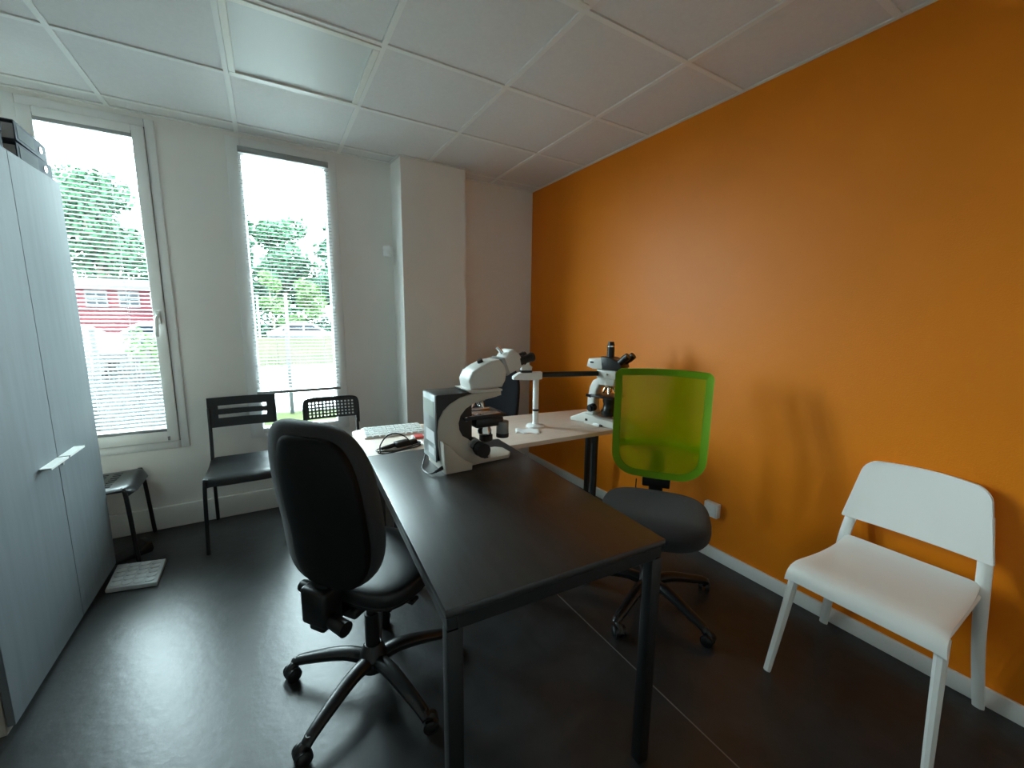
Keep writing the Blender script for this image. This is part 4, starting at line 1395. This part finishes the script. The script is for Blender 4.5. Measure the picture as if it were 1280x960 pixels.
for k in range(26):
    leaves(bm, (-4 + 0.6 * k, 0, 0.9 + rng.uniform(0, 0.8)), (0.8, 0.6, 1.1), 170, 0.14, rng)
o = obj('hedge', bm, 'leaf_dark', smooth=False, kind='stuff'); o.location = (1.0, 29.9, -0.3)
tag(o, 'dark green hedge below the trees in the right-hand window', 'hedge')
bm = B()
for k in range(5):
    leaves(bm, (0.35 * k, 0.1 * k, 0.55 + rng.uniform(0, 0.3)), (0.45, 0.45, 0.6), 220, 0.08, rng)
o = obj('bush', bm, 'leaf_light', smooth=False, kind='stuff'); o.location = (-2.25, 12.2, -0.3)
tag(o, 'light green bush beside the parked car in the left window', 'bush')

# red building
t = thing('building', 'low red-clad building with a band of windows in the left window', 'building', (-13, 42.5, -0.3))
bm = B(); box(bm, -9, 7.5, 0, 8, 0, 2.2); obj('lower_wall', bm, 'red_cladding', t, smooth=False)
bm = B(); box(bm, -9, 7.5, 0.06, 8, 2.2, 3.85); obj('upper_wall', bm, 'red_cladding', t, smooth=False)
bm = B(); box(bm, -9.3, 7.8, -0.4, 8.3, 3.85, 4.6, bev=0.04); obj('roof_fascia', bm, 'fascia_white', t)
bm = B(); box(bm, -9.05, 7.55, -0.06, 0.1, 2.14, 2.24); obj('band', bm, 'dark_glass', t)
for k in range(8):
    x = -8.3 + k * 1.95
    bm = B()
    for (a, b_, c, d) in ((0, 1.3, 2.4, 2.5), (0, 1.3, 3.6, 3.7), (0, 0.09, 2.5, 3.6), (1.21, 1.3, 2.5, 3.6), (0.61, 0.70, 2.5, 3.6), (0.09, 1.21, 3.02, 3.09)):
        box(bm, x + a, x + b_, -0.02, 0.08, c, d)
    w = obj('window', bm, 'fascia_white', t, smooth=False)
    for x0, x1 in ((0.09, 0.61), (0.70, 1.21)):
        for z0, z1 in ((2.5, 3.02), (3.09, 3.6)):
            bm = B(); box(bm, x + x0, x + x1, 0.02, 0.05, z0, z1); obj('pane', bm, 'dark_glass', w, smooth=False)


def car(label, x, y, rz, L_, body, hgt, van=False, group='parked vehicles'):
    t = thing('car', label, 'car', (x, y, GZ), rz, group)
    h = L_ / 2
    if van:
        pr_ = [(-h, 0.35), (-h, 0.95), (-h + 0.25, 1.05), (-h + 0.95, 1.75), (-h + 1.2, hgt), (h - 0.1, hgt), (h, hgt - 0.2), (h, 0.35)]
    else:
        pr_ = [(-h, 0.35), (-h, 0.65), (-h + 0.15, 0.78), (-h + 1.15, 0.92), (-h + 1.85, hgt - 0.05), (-h + 2.3, hgt), (h - 1.1, hgt - 0.03), (h - 0.35, 0.98), (h, 0.9), (h, 0.35)]
    b = B(); prism(b, pr_, 'y', -0.82, 0.82, bev=0.09, seg=3); bd = obj('body', b, body, t)
    if van:
        ws = [[(-h + 0.55, 1.12), (-h + 1.08, 1.66), (-h + 1.55, 1.66), (-h + 1.55, 1.12)]]
    else:
        ws = [[(-h + 1.38, 0.95), (-h + 1.95, hgt - 0.13), (-h + 2.35, hgt - 0.09), (-h + 2.35, 0.95)], [(-h + 2.43, 0.95), (-h + 2.43, hgt - 0.09), (h - 1.15, hgt - 0.12), (h - 0.75, 0.97)]]
    for wp in ws:
        b = B(); prism(b, wp, 'y', -0.828, 0.828); obj('side_window', b, 'dark_glass', bd)
    for sx in (-h + 0.8, h - 0.8):
        for sy in (-0.80, 0.80):
            b = B(); cyl(b, (sx, sy - 0.1, 0.31), (sx, sy + 0.1, 0.31), 0.31, n=22)
            wl = obj('wheel', b, 'tyre', t)
            b = B(); cyl(b, (sx, sy + 0.105 * (1 if sy > 0 else -1), 0.31), (sx, sy + 0.09 * (1 if sy > 0 else -1), 0.31), 0.19, n=16); obj('hubcap', b, 'alu', wl)


car('white car parked in front of the red building', -4.95, 14.0, 0.05, 4.1, 'car_white', 1.42)
car('dark blue car parked behind the white car, in front of building', -3.6, 20.0, 0.0, 4.2, 'car_blue', 1.45)
car('white car behind the grassy bank in the right-hand window', 2.7, 25.4, PI, 4.3, 'car_white', 1.42)

# posts and fence
for (x, y, z0, z1, r, lb) in ((0.30, 20.6, 0.2, 2.35, 0.045, 'thin white post behind the bank, left of the pair'), (1.50, 20.8, 0.2, 2.50, 0.065, 'thicker white post behind the bank, right of the pair')):
    t = thing('post', lb, 'post', (x, y, z0), 0, 'white posts on the bank')
    b = B(); cyl(b, (0, 0, -0.1), (0, 0, z1 - z0), r, n=10); obj('shaft', b, 'post_white', t)
    b = B(); cyl(b, (0, 0, z1 - z0), (0, 0, z1 - z0 + 0.09), r * 1.9, r * 1.2, n=10); obj('cap', b, 'post_white', t)
t = thing('mesh_fence', 'dark wire mesh fence with posts outside the right-hand window', 'fence', (0, 5.45, GZ))
for k in range(7):
    x = -4.05 + 2.5 * k + 0.0
    b = B(); box(b, x - 0.03, x + 0.03, -0.02, 0.02, 0, 1.55, bev=0.004); po = obj('post', b, 'fence_green', t)
    if k < 6:
        b = B()
        for q in range(1, 50):
            xx = x + q * 0.05
            box(b, xx - 0.004, xx + 0.004, -0.0025, 0.0025, 0.05, 1.05)
        for z in [0.06 + 0.2 * q for q in range(5)] + [1.04]:
            box(b, x, x + 2.5, -0.004, 0.004, z - 0.004, z + 0.004)
        obj('mesh_panel', b, 'fence_green', t, smooth=False, kind='stuff')
t = thing('bollard', 'dark post beside the parked car in the left window', 'post', (-2.42, 9.0, GZ))
bm = B(); cyl(bm, (0, 0, 0), (0, 0, 1.35), 0.055, n=12); obj('shaft', bm, 'fence_green', t)
bm = B(); lathe(bm, [(0.06, 1.35), (0.062, 1.38), (0.03, 1.42)], n=12); obj('cap', bm, 'fence_green', t)
